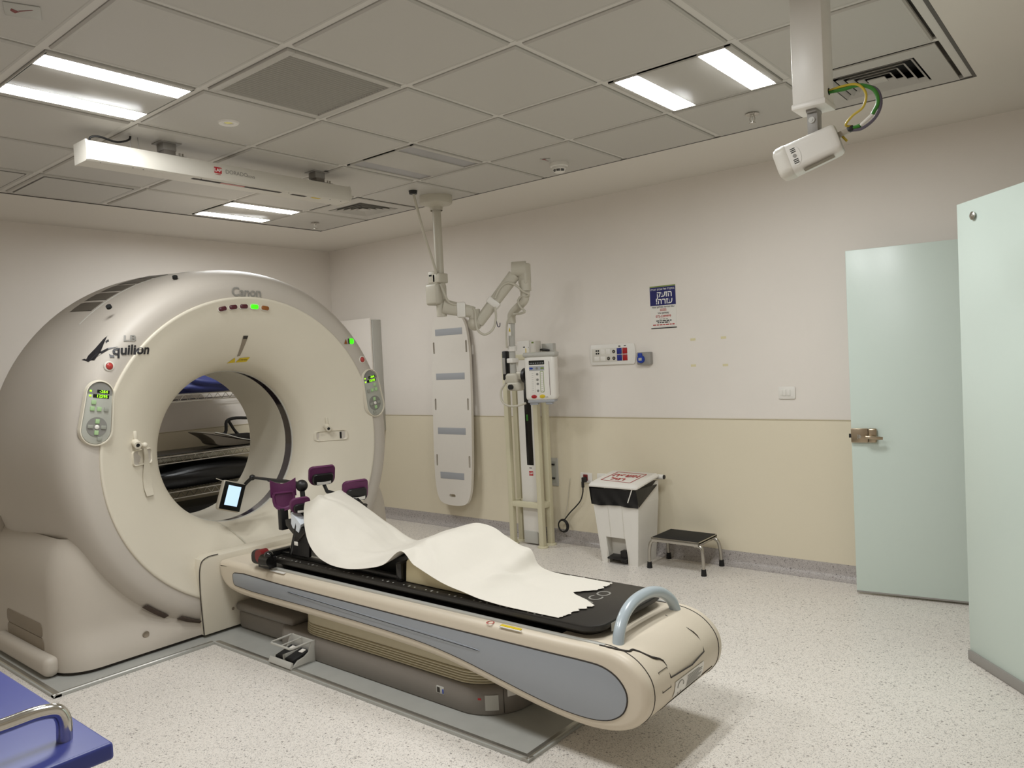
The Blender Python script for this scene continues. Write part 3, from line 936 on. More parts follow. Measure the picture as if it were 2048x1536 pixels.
# seams: tail cap outline and cap lid
idx = [i for i, p in enumerate(outl) if p[0] > .55]
part('cap_seam', B().tube([(x, CY0 + .05, z) for x, z in outl if (x > .60)], .0022, 6), 'seam_dark', couch)
def tail(y, t):
    """point on the tail surface: t runs over the end outline from top (0) to bottom (1)"""
    pts = [p for p in outl if p[0] > .84 ]
    pts = sorted(pts, key=lambda p: -math.atan2(p[1] - .29, p[0] - .84 + .12))
    f = t * (len(pts) - 1); i = int(f); i = min(i, len(pts) - 2); f -= i
    return Vector((pts[i][0] * (1 - f) + pts[i + 1][0] * f, y, pts[i][1] * (1 - f) + pts[i + 1][1] * f))
TC = Vector((.93, 0, .29))
def tailo(y, t, d=.001):
    p = tail(y, t); n = (p - Vector((TC.x, y, TC.z))).normalized()
    return p + n * d
lid = [tailo(-.075, .06), tailo(-.068, .14), tailo(-.04, .20), tailo(-.018, .205), tailo(.02, .30), tailo(.06, .345), tailo(.064, .46)]
part('lid_gap', B().tube(lid, [.003, .0045, .0045, .0045, .0045, .003, .0025], 8, 3), 'seam_dark', couch)
part('lid_gap', B().tube([tailo(.064, .46), tailo(.33, .45), tailo(.335, .34), tailo(.322, .28), tailo(.328, .12)], [.0025, .0025, .002, .0013, .0013], 8, 2), 'seam_dark', couch)
part('lower_seam', B().tube([tailo(.03, .87), tailo(.05, .74), tailo(.08, .66), tailo(.42, .62)], .0018, 6, 2), 'seam_dark', couch)
part('hatch_seam', B().tube([tailo(.0, .385), tailo(.0, .52), tailo(.06, .52), tailo(.06, .385)], .0014, 6, 1, True), 'seam_dark', couch)
part('far_cap_seam', B().tube([(x, CY1 - .05, z) for x, z in outl if (x > .60)], .0022, 6), 'seam_dark', couch)
# label on the tail
def tl(u, v): return tailo(.205 + u, .565 - v, .0022)
b = B().grid([[tl(-.115 + .23 * i / 4, -.055 + .11 * j / 6) for j in range(7)] for i in range(5)])
lab = part('instruction_label', b, 'white_plastic', couch, 'white printed instruction label')
b = B()
for k in range(8):
    v = .038 - k * .011
    b.raw([tailo(.205 - .02, .565 - v, .0032), tailo(.205 + (.10 if k % 3 else .075), .565 - v, .0032), tailo(.205 + (.10 if k % 3 else .075), .565 - v + .005, .0032), tailo(.205 - .02, .565 - v + .005, .0032)], [(0, 1, 2, 3)])
part('label_print', b, 'text_grey', lab, angle=0)
b = B().tube([tailo(.205 - .072 + .022 * math.cos(a), .565 - .012 - .030 * math.sin(a), .0032) for a in np.linspace(-.3, math.pi + .3, 12)], .0012, 5)
b.raw([tailo(.205 - .085, .60, .0032), tailo(.205 - .078, .60, .0032), tailo(.205 - .078, .612, .0032), tailo(.205 - .085, .612, .0032)], [(0, 1, 2, 3)])
b.raw([tailo(.205 - .064, .60, .0032), tailo(.205 - .055, .60, .0032), tailo(.205 - .055, .612, .0032), tailo(.205 - .064, .612, .0032)], [(0, 1, 2, 3)])
part('label_pictogram', b, 'text_grey', lab, angle=0)
# handle at the couch end
hp = [(.945, -.020, .425), (.940, .0, .470), (.932, .05, .514), (.926, .12, .540), (.924, .20, .547), (.926, .28, .540), (.932, .35, .514), (.940, .40, .470), (.945, .420, .425)]
part('end_handle', B().tube(hp, .0215, 16, 5), 'handle_blue', couch)
# top trough: dark channel and metal edge rails
part('top_channel', B().bb(-1.22, .905, -.045, .445, .425, .4375, .002), 'black_plastic', couch)
for y in (-.066, .466):
    part('edge_rail', B().bb(-1.15, .92, y - .009, y + .009, .428, .4435, .003), 'light_grey', couch)
# stickers along the near top edge
part('caution_sticker', B().bb(.46, .56, -.098, -.082, .4335, .4362), 'warn_yellow', couch)
part('caution_sticker', B().bb(.46, .57, -.104, -.098, .4315, .4345), 'white_plastic', couch)
part('no_hand_sticker', B().lathe([(0, .012), (.001, .0145), (.0, .017)], (.405, -.090, .435), n=24), 'red_button', couch)
part('serial_sticker', B().bb(-1.10, -.98, -.10, -.082, .4325, .4348), 'poster_white', couch)
# lower pedestal: base, bellows, upper skirt
def stad(x0, x1, y0, y1, r, z, ins=0.0):
    return [((x0 + x1) / 2 + u, (y0 + y1) / 2 + v, z) for u, v in rrect(x1 - x0 - 2 * ins, y1 - y0 - 2 * ins, r - ins, 14)]
b = B().loft([stad(-1.22, .40, -.065, .465, .20, z, i) for z, i in ((.0125, .006), (.02, 0), (.085, 0), (.110, .006), (.122, .022), (.124, .05))])
b.bb(-1.60, -1.1, .0, .40, .0125, .118, .02, 3)
part('pedestal_base', b, 'base_grey', couch, angle=45)
part('pedestal_gap', B().loft([stad(-1.20, .385, -.055, .455, .19, z) for z in (.0118, .02)]), 'hole_dark', couch)
bel = []
for k in range(5):
    z = .124 + k * .0105
    bel += [(z, .010), (z + .0022, .002), (z + .0075, .0), (z + .0095, .006)]
b = B().loft([stad(-1.02, .355, -.040, .440, .19, z, i + .0015 * (z - .12) * 80) for z, i in bel])
part('bellows', b, 'bellows', couch, angle=15)
part('upper_skirt', B().loft([stad(-1.02, .340, -.026, .426, .18, z, i) for z, i in ((.174, .006), (.178, 0), (.245, .0), (.26, .01))]), 'bellows', couch, angle=45)
part('side_hatch', B().bb(.055, .10, -.0675, -.060, .062, .094, .003), 'light_grey', couch)
part('hatch_hole', B().bb(.060, .078, -.0685, -.060, .066, .090, .002), 'seam_dark', couch)
part('blue_latch', B().bb(.092, .099, -.0695, -.060, .066, .086, .002), 'cee_blue', couch)
def onbase(a, z, d=.001):
    cx, cy, r = .20, .135, .20
    return (cx + (r + d) * math.sin(a), cy - (r + d) * math.cos(a), z)
def base_tag(name, a0, a1, z0, z1, m):
    part(name, B().grid([[onbase(a0 + (a1 - a0) * i / 6, z0 + (z1 - z0) * j) for j in range(2)] for i in range(7)]), m, couch)
base_tag('rating_label', .55, .83, .035, .098, 'light_grey')
base_tag('barcode_label', 1.02, 1.22, .085, .115, 'poster_white')
base_tag('red_label', .40, .47, .078, .086, 'logo_red')
base_tag('base_joint', .93, .945, .02, .12, 'seam_dark')
# foot switch box with guard bars
sp_ = [(-.060, .013), (-.060, .118), (-.082, .118), (-.090, .095), (-.100, .068), (-.125, .054), (-.165, .046), (-.185, .030), (-.200, .024), (-.205, .013)]
fs = part('foot_switch', B().bb(-.985, -.80, -.205, -.06, .0130, .024, .004).prism(sp_, 'yz', -.985, -.975, .002).prism(sp_, 'yz', -.810, -.80, .002).bb(-.985, -.80, -.072, -.062, .02, .118, .004), 'light_grey', couch, 'grey double foot switch with black pedals and guard')
for x0, x1 in ((-.968, -.902), (-.886, -.818)):
    part('pedal', B().box(((x0 + x1) / 2, -.130, .046), (x1 - x0, .10, .030), .004, 2, Matrix.Rotation(math.radians(14), 3, 'X')), 'black_rubber', fs)
    part('pedal_label', B().box(((x0 + x1) / 2 + .005, -.105, .0685), (.030, .026, .0014), rot=Matrix.Rotation(math.radians(14), 3, 'X')), 'poster_white', fs)
part('pedal_divider', B().bb(-.897, -.891, -.185, -.075, .02, .066, .002), 'light_grey', fs)
gp = [(-.98, -.075, .116), (-.98, -.185, .113), (-.972, -.196, .112), (-.813, -.196, .112), (-.805, -.185, .113), (-.805, -.075, .116)]
b = B().tube(gp, .0055, 10)
b.tube([(-.893, -.196, .112), (-.893, -.075, .116)], .004, 8)
part('guard_bar', b, 'light_grey', fs)
part('front_lip', B().box((-.893, -.200, .032), (.185, .014, .030), .004, 2, Matrix.Rotation(math.radians(-25), 3, 'X')), 'light_grey', fs)
# raise the rear: small grey transition block behind the pedestal
part('cable_duct', B().bb(-1.60, -1.05, -.02, .42, .118, .165, .02, 3), 'base_grey', couch)

# ================================================================== BLACK INDEXED OVERLAY
ov = thing('couch_overlay_board', 'long black carbon board with index dots lying on the couch', 'board', (-.15, .2, .4375))
OX0, OX1, OY0, OY1 = -1.20, .885, -.060, .460
def oplan(z, ins): return [((OX0 + OX1) / 2 + u, (OY0 + OY1) / 2 + v, z) for u, v in rrect(OX1 - OX0 - 2 * ins, OY1 - OY0 - 2 * ins, .075 - ins * .4, 8)]
b = B().loft([oplan(z, i) for z, i in ((.4380, .045), (.446, .040), (.462, .010), (.470, .002), (.484, 0), (.4885, .002), (.490, .006))])
part('board', b, 'carbon', ov, angle=30)
dots = B().cyl((0, 0, 0), (0, 0, .0008), .0042, n=8).mesh('index_dot')
for side in (OY0 + .016, OY1 - .016):
    for k in range(26):
        new('index_dot', dots, M['light_grey'], ov, ( -1.12 + k * .070, side, .4898))
num = B().bb(-.004, .004, -.006, .006, 0, .0006).mesh('index_mark')
for k in range(13):
    new('index_mark', num, M['light_grey'], ov, (-1.085 + k * .140, OY0 + .016, .4899))
lettering('board_lettering', 'CIVCO', .085, lambda u, v: (.690 - v, .20 + u, .4905), 'text_grey', ov, 0)
part('end_sticker', B().bb(.8845, .8862, .035, .14, .452, .482), 'light_grey', ov)

# ================================================================== BREAST BOARD
bb = thing('breast_board', 'black tilted positioning board with purple arm supports', 'positioning board', (-.85, .2, .490))
# flat base frame on the overlay
b = B()
for y in (.005, .395):
    b.bb(-1.12, -.175, y - .016, y + .016, .4905, .512, .004)
b.bb(-.21, -.175, -.025, .425, .4905, .575, .005)
b.bb(-.62, -.56, -.01, .41, .4905, .512, .004)
part('base_frame', b, 'black_gloss', bb)
# locating bar with end clamps at the head end
b = B().bb(-1.17, -1.125, -.09, .49, .493, .522, .006)
part('locating_bar', b, 'black_gloss', bb)
for y in (-.085, .485):
    part('bar_clamp', B().bb(-1.255, -1.12, y - .035, y + .03, .452, .528, .028, 4).bb(-1.20, -1.10, y - .02, y + .03, .440, .50, .006), 'black_plastic', bb)
    part('clamp_ring', B().cyl((-1.165, y - .036, .505), (-1.165, y + .012, .505), .034, n=24), 'red_dark', bb)
    part('clamp_knob', B().cyl((-1.13, y - .030, .490), (-1.065, y - .030, .490), .032, .026, n=12).sphere((-1.09, y - .022, .515), .024), 'black_gloss', bb)
# tilted plate
ang = math.radians(31)
hx, hz = -.52, .506
def tp(s, y, d=0.0):
    return Vector((hx - s * math.cos(ang) + d * math.sin(ang), y, hz + s * math.sin(ang) + d * math.cos(ang)))
def tplate(s0, s1, y0, y1, d0, d1):
    r0 = [tp(s0, y0, d0), tp(s0, y1, d0), tp(s0, y1, d1), tp(s0, y0, d1)]
    r1 = [tp(s1, y0, d0), tp(s1, y1, d0), tp(s1, y1, d1), tp(s1, y0, d1)]
    return B().loft([r0, r1])
part('tilt_plate', tplate(0, .44, .04, .36, -.046, -.026), 'black_gloss', bb, angle=20)
for y in (.025, .375):
    part('plate_side_rail', tplate(-.01, .50, y - .014, y + .014, -.06, -.030), 'black_gloss', bb, angle=20)
part('head_crossbar', tplate(.44, .50, .01, .39, -.06, -.028), 'black_gloss', bb, angle=20)
# prop struts with toothed rack
for y in (-.018, .418):
    part('prop_strut', B().tube([tp(.46, y, -.05), (-1.02, y, .515)], .013, 10), 'black_gloss', bb)
    o = part('toothed_rack', B().prism([(-1.0, .515), (-.86, .515), (-.85, .60), (-.87, .645), (-.93, .675), (-1.0, .70), (-1.05, .69), (-1.045, .66), (-.985, .62)], 'xz', y - .008, y + .008, .002), 'black_plastic', bb)
    b = B()
    for k in range(7):
        f = k / 6
        b.box((-.955 + f * .075, y - .012, .58 + f * .055), (.008, .010, .008), .001)
    part('rack_tooth', b, 'seam_dark', bb)
part('angle_window', B().box((-.925, -.052, .585), (.03, .004, .02), .002), 'white_plastic', bb)
# white foam sheet wrapped on the head end
part('cushion_wrap', B().loft([[(-.985, -.03, .735), (-.985, .05, .745), (-.90, .05, .70), (-.90, -.035, .68)], [(-1.0, -.025, .66), (-1.0, .05, .66), (-.94, .05, .64), (-.93, -.03, .635)]]), 'foam_white', bb, angle=20)
# posts carrying the arm supports
def post(p, q, r=.011): return B().tube([p, q], r, 10)
for s in (-1, 1):
    y1 = GY + s * .165; y2 = GY + s * .135
    # elbow pad: purple curved pad with black back and white label
    c = Vector((-1.005, y1 + s * .02, .765))
    part('pad_post', post(tp(.485, y1, -.03), c - Vector((.03, 0, .03))), 'black_plastic', bb)
    part('swivel_link', B().box((c.x - .01, c.y, c.z - .045), (.06, .022, .022), .004, rot=Matrix.Rotation(.4, 3, 'Y')).sphere((c.x - .02, c.y, c.z - .05), .018), 'black_plastic', bb)
# far elbow pad, near elbow pad, far wrist pad
def pad(cx, cy, cz, w, h, yaw, tiltx, curve=.03):
    R = Matrix.Rotation(yaw, 3, 'Z') @ Matrix.Rotation(tiltx, 3, 'Y')
    def tr(v): return R @ Vector(v) + Vector((cx, cy, cz))
    P = rrect(w, h, .030, 6)
    shell = []
    b = B()
    n = 10
    # curved pad (concave towards -x local)
    rings = []
    for d, s in ((0, .96), (.004, 1.0), (.020, 1.0), (.024, .96)):
        rings.append([tr((d + curve * (u / (w / 2)) ** 2 * -1.0, u * s, v * s)) for u, v in P])
    part('pad_shell', B().loft(rings), 'purple', bb, angle=40)
    rings = []
    for d, s in ((.018, .80), (.030, .78), (.0345, .72)):
        rings.append([tr((d - curve * (u * s / (w / 2)) ** 2, u * s, (v * s * .74) - h * .17)) for u, v in P])
    part('pad_back', B().loft(rings), 'black_plastic', bb, angle=40)
    L = .27 * w
    b = B().grid([[tr((.0375 - curve * (u / (w / 2)) ** 2, u, v)) for v in (-h * .40, -h * .25)] for u in np.linspace(-L, L, 9)])
    part('pad_label', b, 'poster_white', bb, angle=0)
pad(-.995, .405, .778, .150, .118, -.25, .15)
pad(-1.20, .335, .862, .150, .110, -.35, .25)
pad(-.950, .005, .772, .105, .080, -.25, .1, .02)
part('pad_post', post((-1.20, .335, .82), (-1.18, .345, .765), .010).tube([(-1.18, .345, .767), (-1.10, .37, .748), (-1.05, .38, .725)], .012, 8), 'black_plastic', bb)
# near wrist cup: two scoops
def cup(cx, cy, cz, yaw):
    R = Matrix.Rotation(yaw, 3, 'Z')
    def tr(v): return R @ Vector(v) + Vector((cx, cy, cz))
    W, Hh, T = .066, .085, .010
    def prof(u): return .028 * (u / W) ** 2            # trough depth
    # back trough
    g0, g1 = [], []
    for i in range(13):
        u = -W + 2 * W * i / 12
        top = .075 - .030 * math.cos(u / W * math.pi / 2) + (.0)
        row0, row1 = [], []
        for j in range(7):
            f = j / 6; v = -.02 + f * (top + .02)
            row0.append(tr((prof(u) - .022, u, v))); row1.append(tr((prof(u) - .034 - .0, u, v)))
        g0.append(row0); g1.append(row1)
    b = B().grid(g0).grid(g1)
    rim0 = [g0[i][-1] for i in range(13)]; rim1 = [g1[i][-1] for i in range(13)]
    b.grid([rim0, rim1])
    b.grid([[g0[0][j] for j in range(7)], [g1[0][j] for j in range(7)]]); b.grid([[g0[-1][j] for j in range(7)], [g1[-1][j] for j in range(7)]])
    part('wrist_cup', b, 'purple', bb, angle=40)
    # lower rounded scoop
    P = []
    for k in range(9): P.append((.058 * math.cos(math.radians(180 + 180 * k / 8)), -.045 + .050 * math.sin(math.radians(180 + 180 * k / 8))))
    P += [(.060, -.01), (.052, .005), (-.052, .005), (-.060, -.01)]
    rings = []
    for d, s in ((-.03, .98), (.012, 1.0), (.018, .97), (.016, .80), (.008, .72)):
        rings.append([tr((d, u * s, -.022 + (v + .022) * s)) for u, v in P])
    part('wrist_scoop', B().loft(rings), 'purple', bb, angle=40)
cup(-1.135, .030, .815, -.50)
part('cup_post', B().bb(-1.155, -1.12, .00, .045, .62, .735, .005), 'black_plastic', bb)
part('cup_clamp', B().sphere((-1.06, .095, .848), .032).cyl((-1.06, .095, .845), (-1.045, .09, .745), .013), 'black_plastic', bb)

# ================================================================== TABLET ON ARM
tb = thing('gating_tablet', 'small tilted tablet with glowing screen on a black arm', 'tablet', (-1.78, .13, .64))
part('support_arm', B().tube([(-1.07, .12, .848), (-1.30, .16, .845), (-1.50, .18, .838)], .011, 10).tube([(-1.30, .16, .845), (-1.72, .21, .835)], .0085, 10).sphere((-1.72, .21, .835), .018), 'black_plastic', tb)
part('arm_joint', B().tube([(-1.72, .21, .835), (-1.76, .19, .80), (-1.78, .165, .76)], .011, 8, 3), 'black_plastic', tb)
fw = Vector((.97, -.12, .05)).normalized()
upv = (Vector((-.10, .34, .93)) - fw * Vector((-.10, .34, .93)).dot(fw)).normalized()
sd = upv.cross(fw)
RT = Matrix((sd, upv, fw)).transposed()
tc = Vector((-1.76, .090, .738))
part('tablet_body', B().box(tc - fw * .008, (.140, .175, .048), .016, 3, RT), 'tan_metal', tb)
part('bezel', B().box(tc + fw * .0165, (.128, .162, .004), .0015, 1, RT), 'black_gloss', tb)
part('screen', B().box(tc + fw * .0188 + upv * .004, (.078, .116, .002), rot=RT), 'screen_blue', tb)
part('antenna_tab', B().tube([tc + upv * .075 - sd * .04, tc + upv * .085 - sd * .115], .003, 6), 'steel', tb)

# ================================================================== KNEE WEDGE and PAPER
wd = [(-.165, .491), (-.155, .585), (-.14, .600), (-.10, .596), (.05, .535), (.20, .506), (.29, .491)]
solo('knee_wedge', B().prism(wd, 'xz', -.012, .41, .008, 3), 'foam_cream', 'cream foam wedge under the white paper sheet', 'cushion')

SEC = [  # near x,y,z ; far x,y,z ; mid lift
    ((-.862, -.030, .797), (-1.035, .335, .785), .006),
    ((-.852, -.045, .765), (-1.005, .350, .762), .016),
    ((-.832, -.062, .700), (-.930, .375, .715), .050),
    ((-.790, -.072, .610), (-.830, .400, .655), .068),
    ((-.695, -.075, .542), (-.700, .415, .590), .058),
    ((-.543, -.068, .512), (-.555, .425, .540), .014),
    ((-.395, -.062, .530), (-.440, .425, .570), .004),
    ((-.253, -.058, .572), (-.290, .425, .625), .006),
    ((-.137, -.052, .644), (-.120, .425, .676), .000),
    ((-.055, -.058, .598), (-.010, .425, .668), .010),
    ((.050, -.060, .562), (.070, .425, .630), .012),
    ((.153, -.062, .536), (.150, .425, .596), .006),
    ((.240, -.062, .520), (.215, .425, .585), .000),
    ((.319, -.060, .508), (.255, .425, .520), .000),
    ((.420, -.056, .500), (.330, .425, .498), .003),
    ((.550, -.050, .496), (.470, .425, .495), .002),
    ((.700, -.045, .4945), (.600, .425, .4945), .001),
]
NV = 15
rows = []
for (n, f, m) in SEC:
    row = []
    for j in range(NV):
        t = j / (NV - 1)
        p = Vector(n).lerp(Vector(f), t)
        p.z += m * math.sin(math.pi * t) ** .5
        row.append(p)
    rows.append(row)
cols = [catmull([r[j] for r in rows], 8) for j in range(NV)]
NU = len(cols[0])
G = [catmull([cols[j][i] for j in range(NV)], 4) for i in range(NU)]
rw = random.Random(11)
FOLD = [(rw.uniform(0, math.pi), rw.uniform(-.9, .5), rw.uniform(-.1, .45), rw.uniform(.030, .075), rw.uniform(-.012, .020)) for _ in range(34)]
def wr(x, y):
    z = .003 * math.sin(9 * x + 14 * y) + .0025 * math.sin(17 * x - 21 * y + 1.3)
    for a, cx, cy, w, h in FOLD:                     # sharp paper creases
        d = (x - cx) * math.sin(a) - (y - cy) * math.cos(a); s = (x - cx) * math.cos(a) + (y - cy) * math.sin(a)
        z += h * max(0, 1 - abs(d) / w) * max(0, 1 - abs(s) / .28)
    return z
for i in range(NU):
    for j in range(len(G[0])):
        p = G[i][j]
        amp = 1.0 if p.x < .25 else max(.15, 1 - (p.x - .25) * 3)
        edge = min(1, 5 * min(j, len(G[0]) - 1 - j) / len(G[0]) + .3)
        p.z = max(p.z + amp * edge * wr(p.x, p.y), .4925)
# torn end
tear = [.0, .012, .02, .035, .03, .055, .045, .075, .068, .10, .085, .055, .02, -.03, -.055, -.04, -.02, .01, .035, .045, .06, .05, .075, .07, .085]
nj = len(G[0])
for j in range(nj):
    f = j / (nj - 1) * (len(tear) - 1); k = min(int(f), len(tear) - 2); f -= k
    dx = tear[k] * (1 - f) + tear[k + 1] * f
    dx += random.uniform(-.006, .006)
    x_end = .735 - .13 * (j / (nj - 1)) + (dx - .03) * .9
    for i in range(NU - 15, NU):
        w = (i - (NU - 15)) / 14.0
        G[i][j].x += w * (x_end - G[NU - 1][j].x if i == NU - 1 else (x_end - G[NU - 1][j].x))
top = G
bot = [[p - Vector((0, 0, .0012)) for p in r] for r in G]
b = B().grid(top).grid(bot)
b.grid([[r[0] for r in top], [r[0] for r in bot]]); b.grid([[r[-1] for r in top], [r[-1] for r in bot]])
b.grid([top[0], bot[0]]); b.grid([top[-1], bot[-1]])
solo('paper_sheet', b, 'paper', 'white paper cover sheet draped over the couch with a torn end', 'paper sheet', angle=75)

# ================================================================== CEILING LASER BAR
lb = thing('ceiling_laser_bar', 'long white laser bar hung under the ceiling', 'laser bar', (-1.42, 0, ZC))
LX0, LX1, LY0, LY1, LZ0, LZ1 = -1.475, -1.345, -.765, .765, 2.482, 2.575
prof = [(LX0, LZ1), (LX0, LZ0), (LX1 - .012, LZ0), (LX1 - .002, LZ0 + .006), (LX1 + .004, LZ0 + .03), (LX1 + .004, LZ1 - .03), (LX1 - .004, LZ1)]
part('housing', B().prism(prof, 'xz', LY0 + .006, LY1 - .006), 'offwhite_plastic', lb, angle=20)
for y0, y1 in ((LY0 - .004, LY0 + .006), (LY1 - .006, LY1 + .004)):
    part('end_cap', B().prism([(x + (.003 if x > -1.4 else -.003), z + (.003 if z > 2.53 else -.003)) for x, z in prof], 'xz', y0, y1, .001), 'offwhite_plastic', lb, angle=20)
for y in (-.349, .573):
    br = part('ceiling_bracket', B().bb(-1.46, -1.36, y - .055, y + .055, ZC - .008, ZC - .004, .001).bb(-1.45, -1.38, y - .035, y + .035, ZC - .045, ZC - .007, .004), 'grey_plastic', lb)
    part('bracket_plate', B().bb(-1.48, -1.36, y - .06, y + .075, LZ1, LZ1 + .006, .001).bb(-1.44, -1.38, y - .03, y + .03, LZ1 + .006, ZC - .04, .003), 'base_grey', br)
    b = B()
    for dy in (.045, .062):
        b.cyl((-1.372, y + dy, LZ1), (-1.372, y + dy, LZ1 + .022), .005, n=8)
    part('adjuster_screw', b, 'steel', br)
def lf(u, v): return (LX1 + .0048, u, 2.532 + v)
lx = -.115
part('logo_patch', B().bb(LX1 + .003, LX1 + .0046, lx - .021, lx + .021, 2.520, 2.552), 'logo_red', lb)
lettering('logo_letters', 'LAP', .024, lambda u, v: lf(lx + u, .004 + v), 'text_white', lb, .03)
lettering('logo_word', 'LASER', .009, lambda u, v: lf(lx + u * 1.2, -.018 + v), 'text_red', lb, .02)
lettering('bar_name', 'DORADO', .030, lambda u, v: lf(lx + .042 + u, .003 + v), 'text_grey', lb, 0, align='LEFT')
lettering('bar_name', 'nova', .026, lambda u, v: lf(lx + .168 + u, .000 + v), 'text_grey', lb, 0, align='LEFT')
part('laser_slot', B().bb(LX1 - .05, LX1 - .022, -.24, .29, LZ0 - .0006, LZ0 + .001), 'seam_dark', lb)
part('laser_window', B().bb(LX1 - .046, LX1 - .026, -.08, .06, LZ0 - .0012, LZ0), 'laser_red', lb)
part('warning_patch', B().bb(LX1 - .045, LX1 - .025, .50, .56, LZ0 - .0008, LZ0 + .001), 'warn_yellow', lb)
part('laser_slot', B().bb(LX1 - .05, LX1 - .022, .36, .46, LZ0 - .0006, LZ0 + .001), 'seam_dark', lb)
b = B()
for y in (-.70, -.55, -.50, -.2, .33, .62, .70):
    b.cyl((LX1 - .016, y, LZ0 - .001), (LX1 - .016, y, LZ0 + .002), .0035, n=8)
part('screw', b, 'seam_dark', lb)
part('power_lead', B().tube([(-1.42, -.715, LZ1), (-1.41, -.72, LZ1 + .03), (-1.40, -.69, LZ1 + .04), (-1.40, -.60, LZ1 + .030), (-1.40, -.54, LZ1 + .055), (-1.40, -.535, ZC - .004)], .005, 8, 5), 'cable_black', lb)
part('hanger_wire', B().tube([(-1.40, -.535, ZC - .004), (-1.40, -.54, LZ1)], .0018, 6).tube([(-1.40, -.50, ZC - .004), (-1.40, -.495, LZ1)], .0018, 6), 'grey_plastic', lb)

# ================================================================== SURVEILLANCE CAMERA ON COLUMN
cc = thing('camera_column', 'white square column hanging from the ceiling carrying a camera', 'column', (1.57, .355, ZC))
part('shaft', B().bb(1.518, 1.620, .302, .406, 2.250, ZC + .004, .004, 2), 'white_plastic', cc)
part('bottom_flange', B().bb(1.514, 1.624, .298, .410, 2.243, 2.262, .004, 2), 'white_plastic', cc)
part('cable_hole', B().cyl((1.6185, .352, 2.292), (1.6215, .352, 2.292), .011, n=20), 'hole_dark', cc)
sc = thing('surveillance_camera', 'white dome ended security camera under the column with coloured cables', 'camera', (1.57, .355, 2.243))
part('mount_bracket', B().bb(1.552, 1.586, .325, .385, 2.232, 2.243, .002).bb(1.552, 1.558, .338, .380, 2.165, 2.236, .002).bb(1.580, 1.586, .338, .380, 2.165, 2.236, .002).bb(1.552, 1.586, .336, .341, 2.160, 2.232, .002), 'grey_plastic', sc)
part('pivot_bolt', B().cyl((1.568, .3365, 2.208), (1.568, .331, 2.208), .010, n=20).cyl((1.568, .332, 2.208), (1.568, .329, 2.208), .005, n=12), 'light_grey', sc)
part('lock_screw', B().cyl((1.592, .345, 2.172), (1.592, .330, 2.160), .0055, n=12), 'steel', sc)
# housing: axis from rear (right, up) to front (left, down, towards room)
p_rear = Vector((1.645, .365, 2.135)); p_front = Vector((1.450, .335, 2.075))
ax = (p_front - p_rear).normalized(); L = (p_front - p_rear).length
sidev = ax.cross(Vector((0, 0, 1))).normalized(); up2 = sidev.cross(ax)
def sect(t, s, squash=1.0):
    c = p_rear + ax * t
    return [c + sidev * (s * .046 * max(-1, min(1, 1.22 * math.cos(a)))) + up2 * (s * squash * .050 * max(-1, min(1, 1.15 * math.sin(a)))) for a in np.linspace(0, 2 * math.pi, 40, endpoint=False)]
part('camera_body', B().loft([sect(0, .84), sect(.004, .92), sect(.012, .97), sect(.03, 1.0), sect(L * .78, 1.05)]), 'white_plastic', sc, angle=45)
part('front_hood', B().loft([sect(L * .78, 1.06), sect(L * .80, 1.08), sect(L * .93, 1.06), sect(L * .975, .97), sect(L, .80)]), 'offwhite_plastic', sc, angle=45)
def cs(t, u, v): return p_rear + ax * t - sidev * (.0475 + .0) * (1 if False else -1) * SIDE + up2 * v
SIDE = 1 if (sidev.y < 0) else -1
def face(t, v, d=.0): return p_rear + ax * t + sidev * SIDE * (.0475 + d) + up2 * v
fr = [face(L * .68 + .020 * math.cos(a), .034 * math.sin(a), .0012) for a in np.linspace(0, 2 * math.pi, 24, endpoint=False)]
part('sensor_plate', B().raw(fr, [tuple(range(24))]), 'white_plastic', sc, angle=0)
b = B()
for v in (-.026, -.020, -.014, .012, .018, .024):
    b.raw([face(L * .68 - .008, v - .0014, .002), face(L * .68 + .008, v - .0014, .002), face(L * .68 + .008, v + .0014, .002), face(L * .68 - .008, v + .0014, .002)], [(0, 1, 2, 3)])
part('speaker_slit', b, 'hole_dark', sc, angle=0)
part('sensor_eye', B().cyl(face(L * .68, -.001, 0), face(L * .68, -.001, .003), .006, n=16), 'grey_plastic', sc)
part('under_sticker', B().raw([p_rear + ax * .03 - up2 * .0515 + sidev * SIDE * .040, p_rear + ax * .13 - up2 * .0535 + sidev * SIDE * .040, p_rear + ax * .13 - up2 * .0538 + sidev * SIDE * .005, p_rear + ax * .03 - up2 * .0518 + sidev * SIDE * .005], [(0, 1, 2, 3)]), 'vent_brown', sc, angle=0)
part('rear_plate', B().loft([sect(-.001, .80), sect(.001, .82)]), 'light_grey', sc)
part('connector', B().box(p_rear - ax * .018 + up2 * .012, (.034, .016, .018), .002, rot=Matrix((ax, sidev, up2)).transposed()), 'tan_metal', sc)
part('connector', B().box(p_rear - ax * .040 + up2 * .014, (.022, .018, .018), .004, rot=Matrix((ax, sidev, up2)).transposed()), 'cable_black', sc)
pl = p_rear - ax * .045 + up2 * .014
part('green_cable', B().tube([(1.618, .352, 2.291), (1.665, .350, 2.287), (1.715, .352, 2.288), (1.758, .352, 2.262), (1.768, .354, 2.222), (1.750, .356, 2.188)], .0062, 10, 5).tube([(1.712, .358, 2.162), pl], .0062, 10), 'cable_green', sc)
part('white_sleeve', B().tube([(1.750, .356, 2.188), (1.712, .358, 2.162)], .0048, 8), 'white_plastic', sc)
part('violet_cable', B().tube([(1.72, .356, 2.289), (1.765, .356, 2.262), (1.775, .358, 2.215), (1.755, .36, 2.175), (1.715, .362, 2.152), pl - Vector((0, 0, .006))], .0052, 10, 5), 'cable_violet', sc)
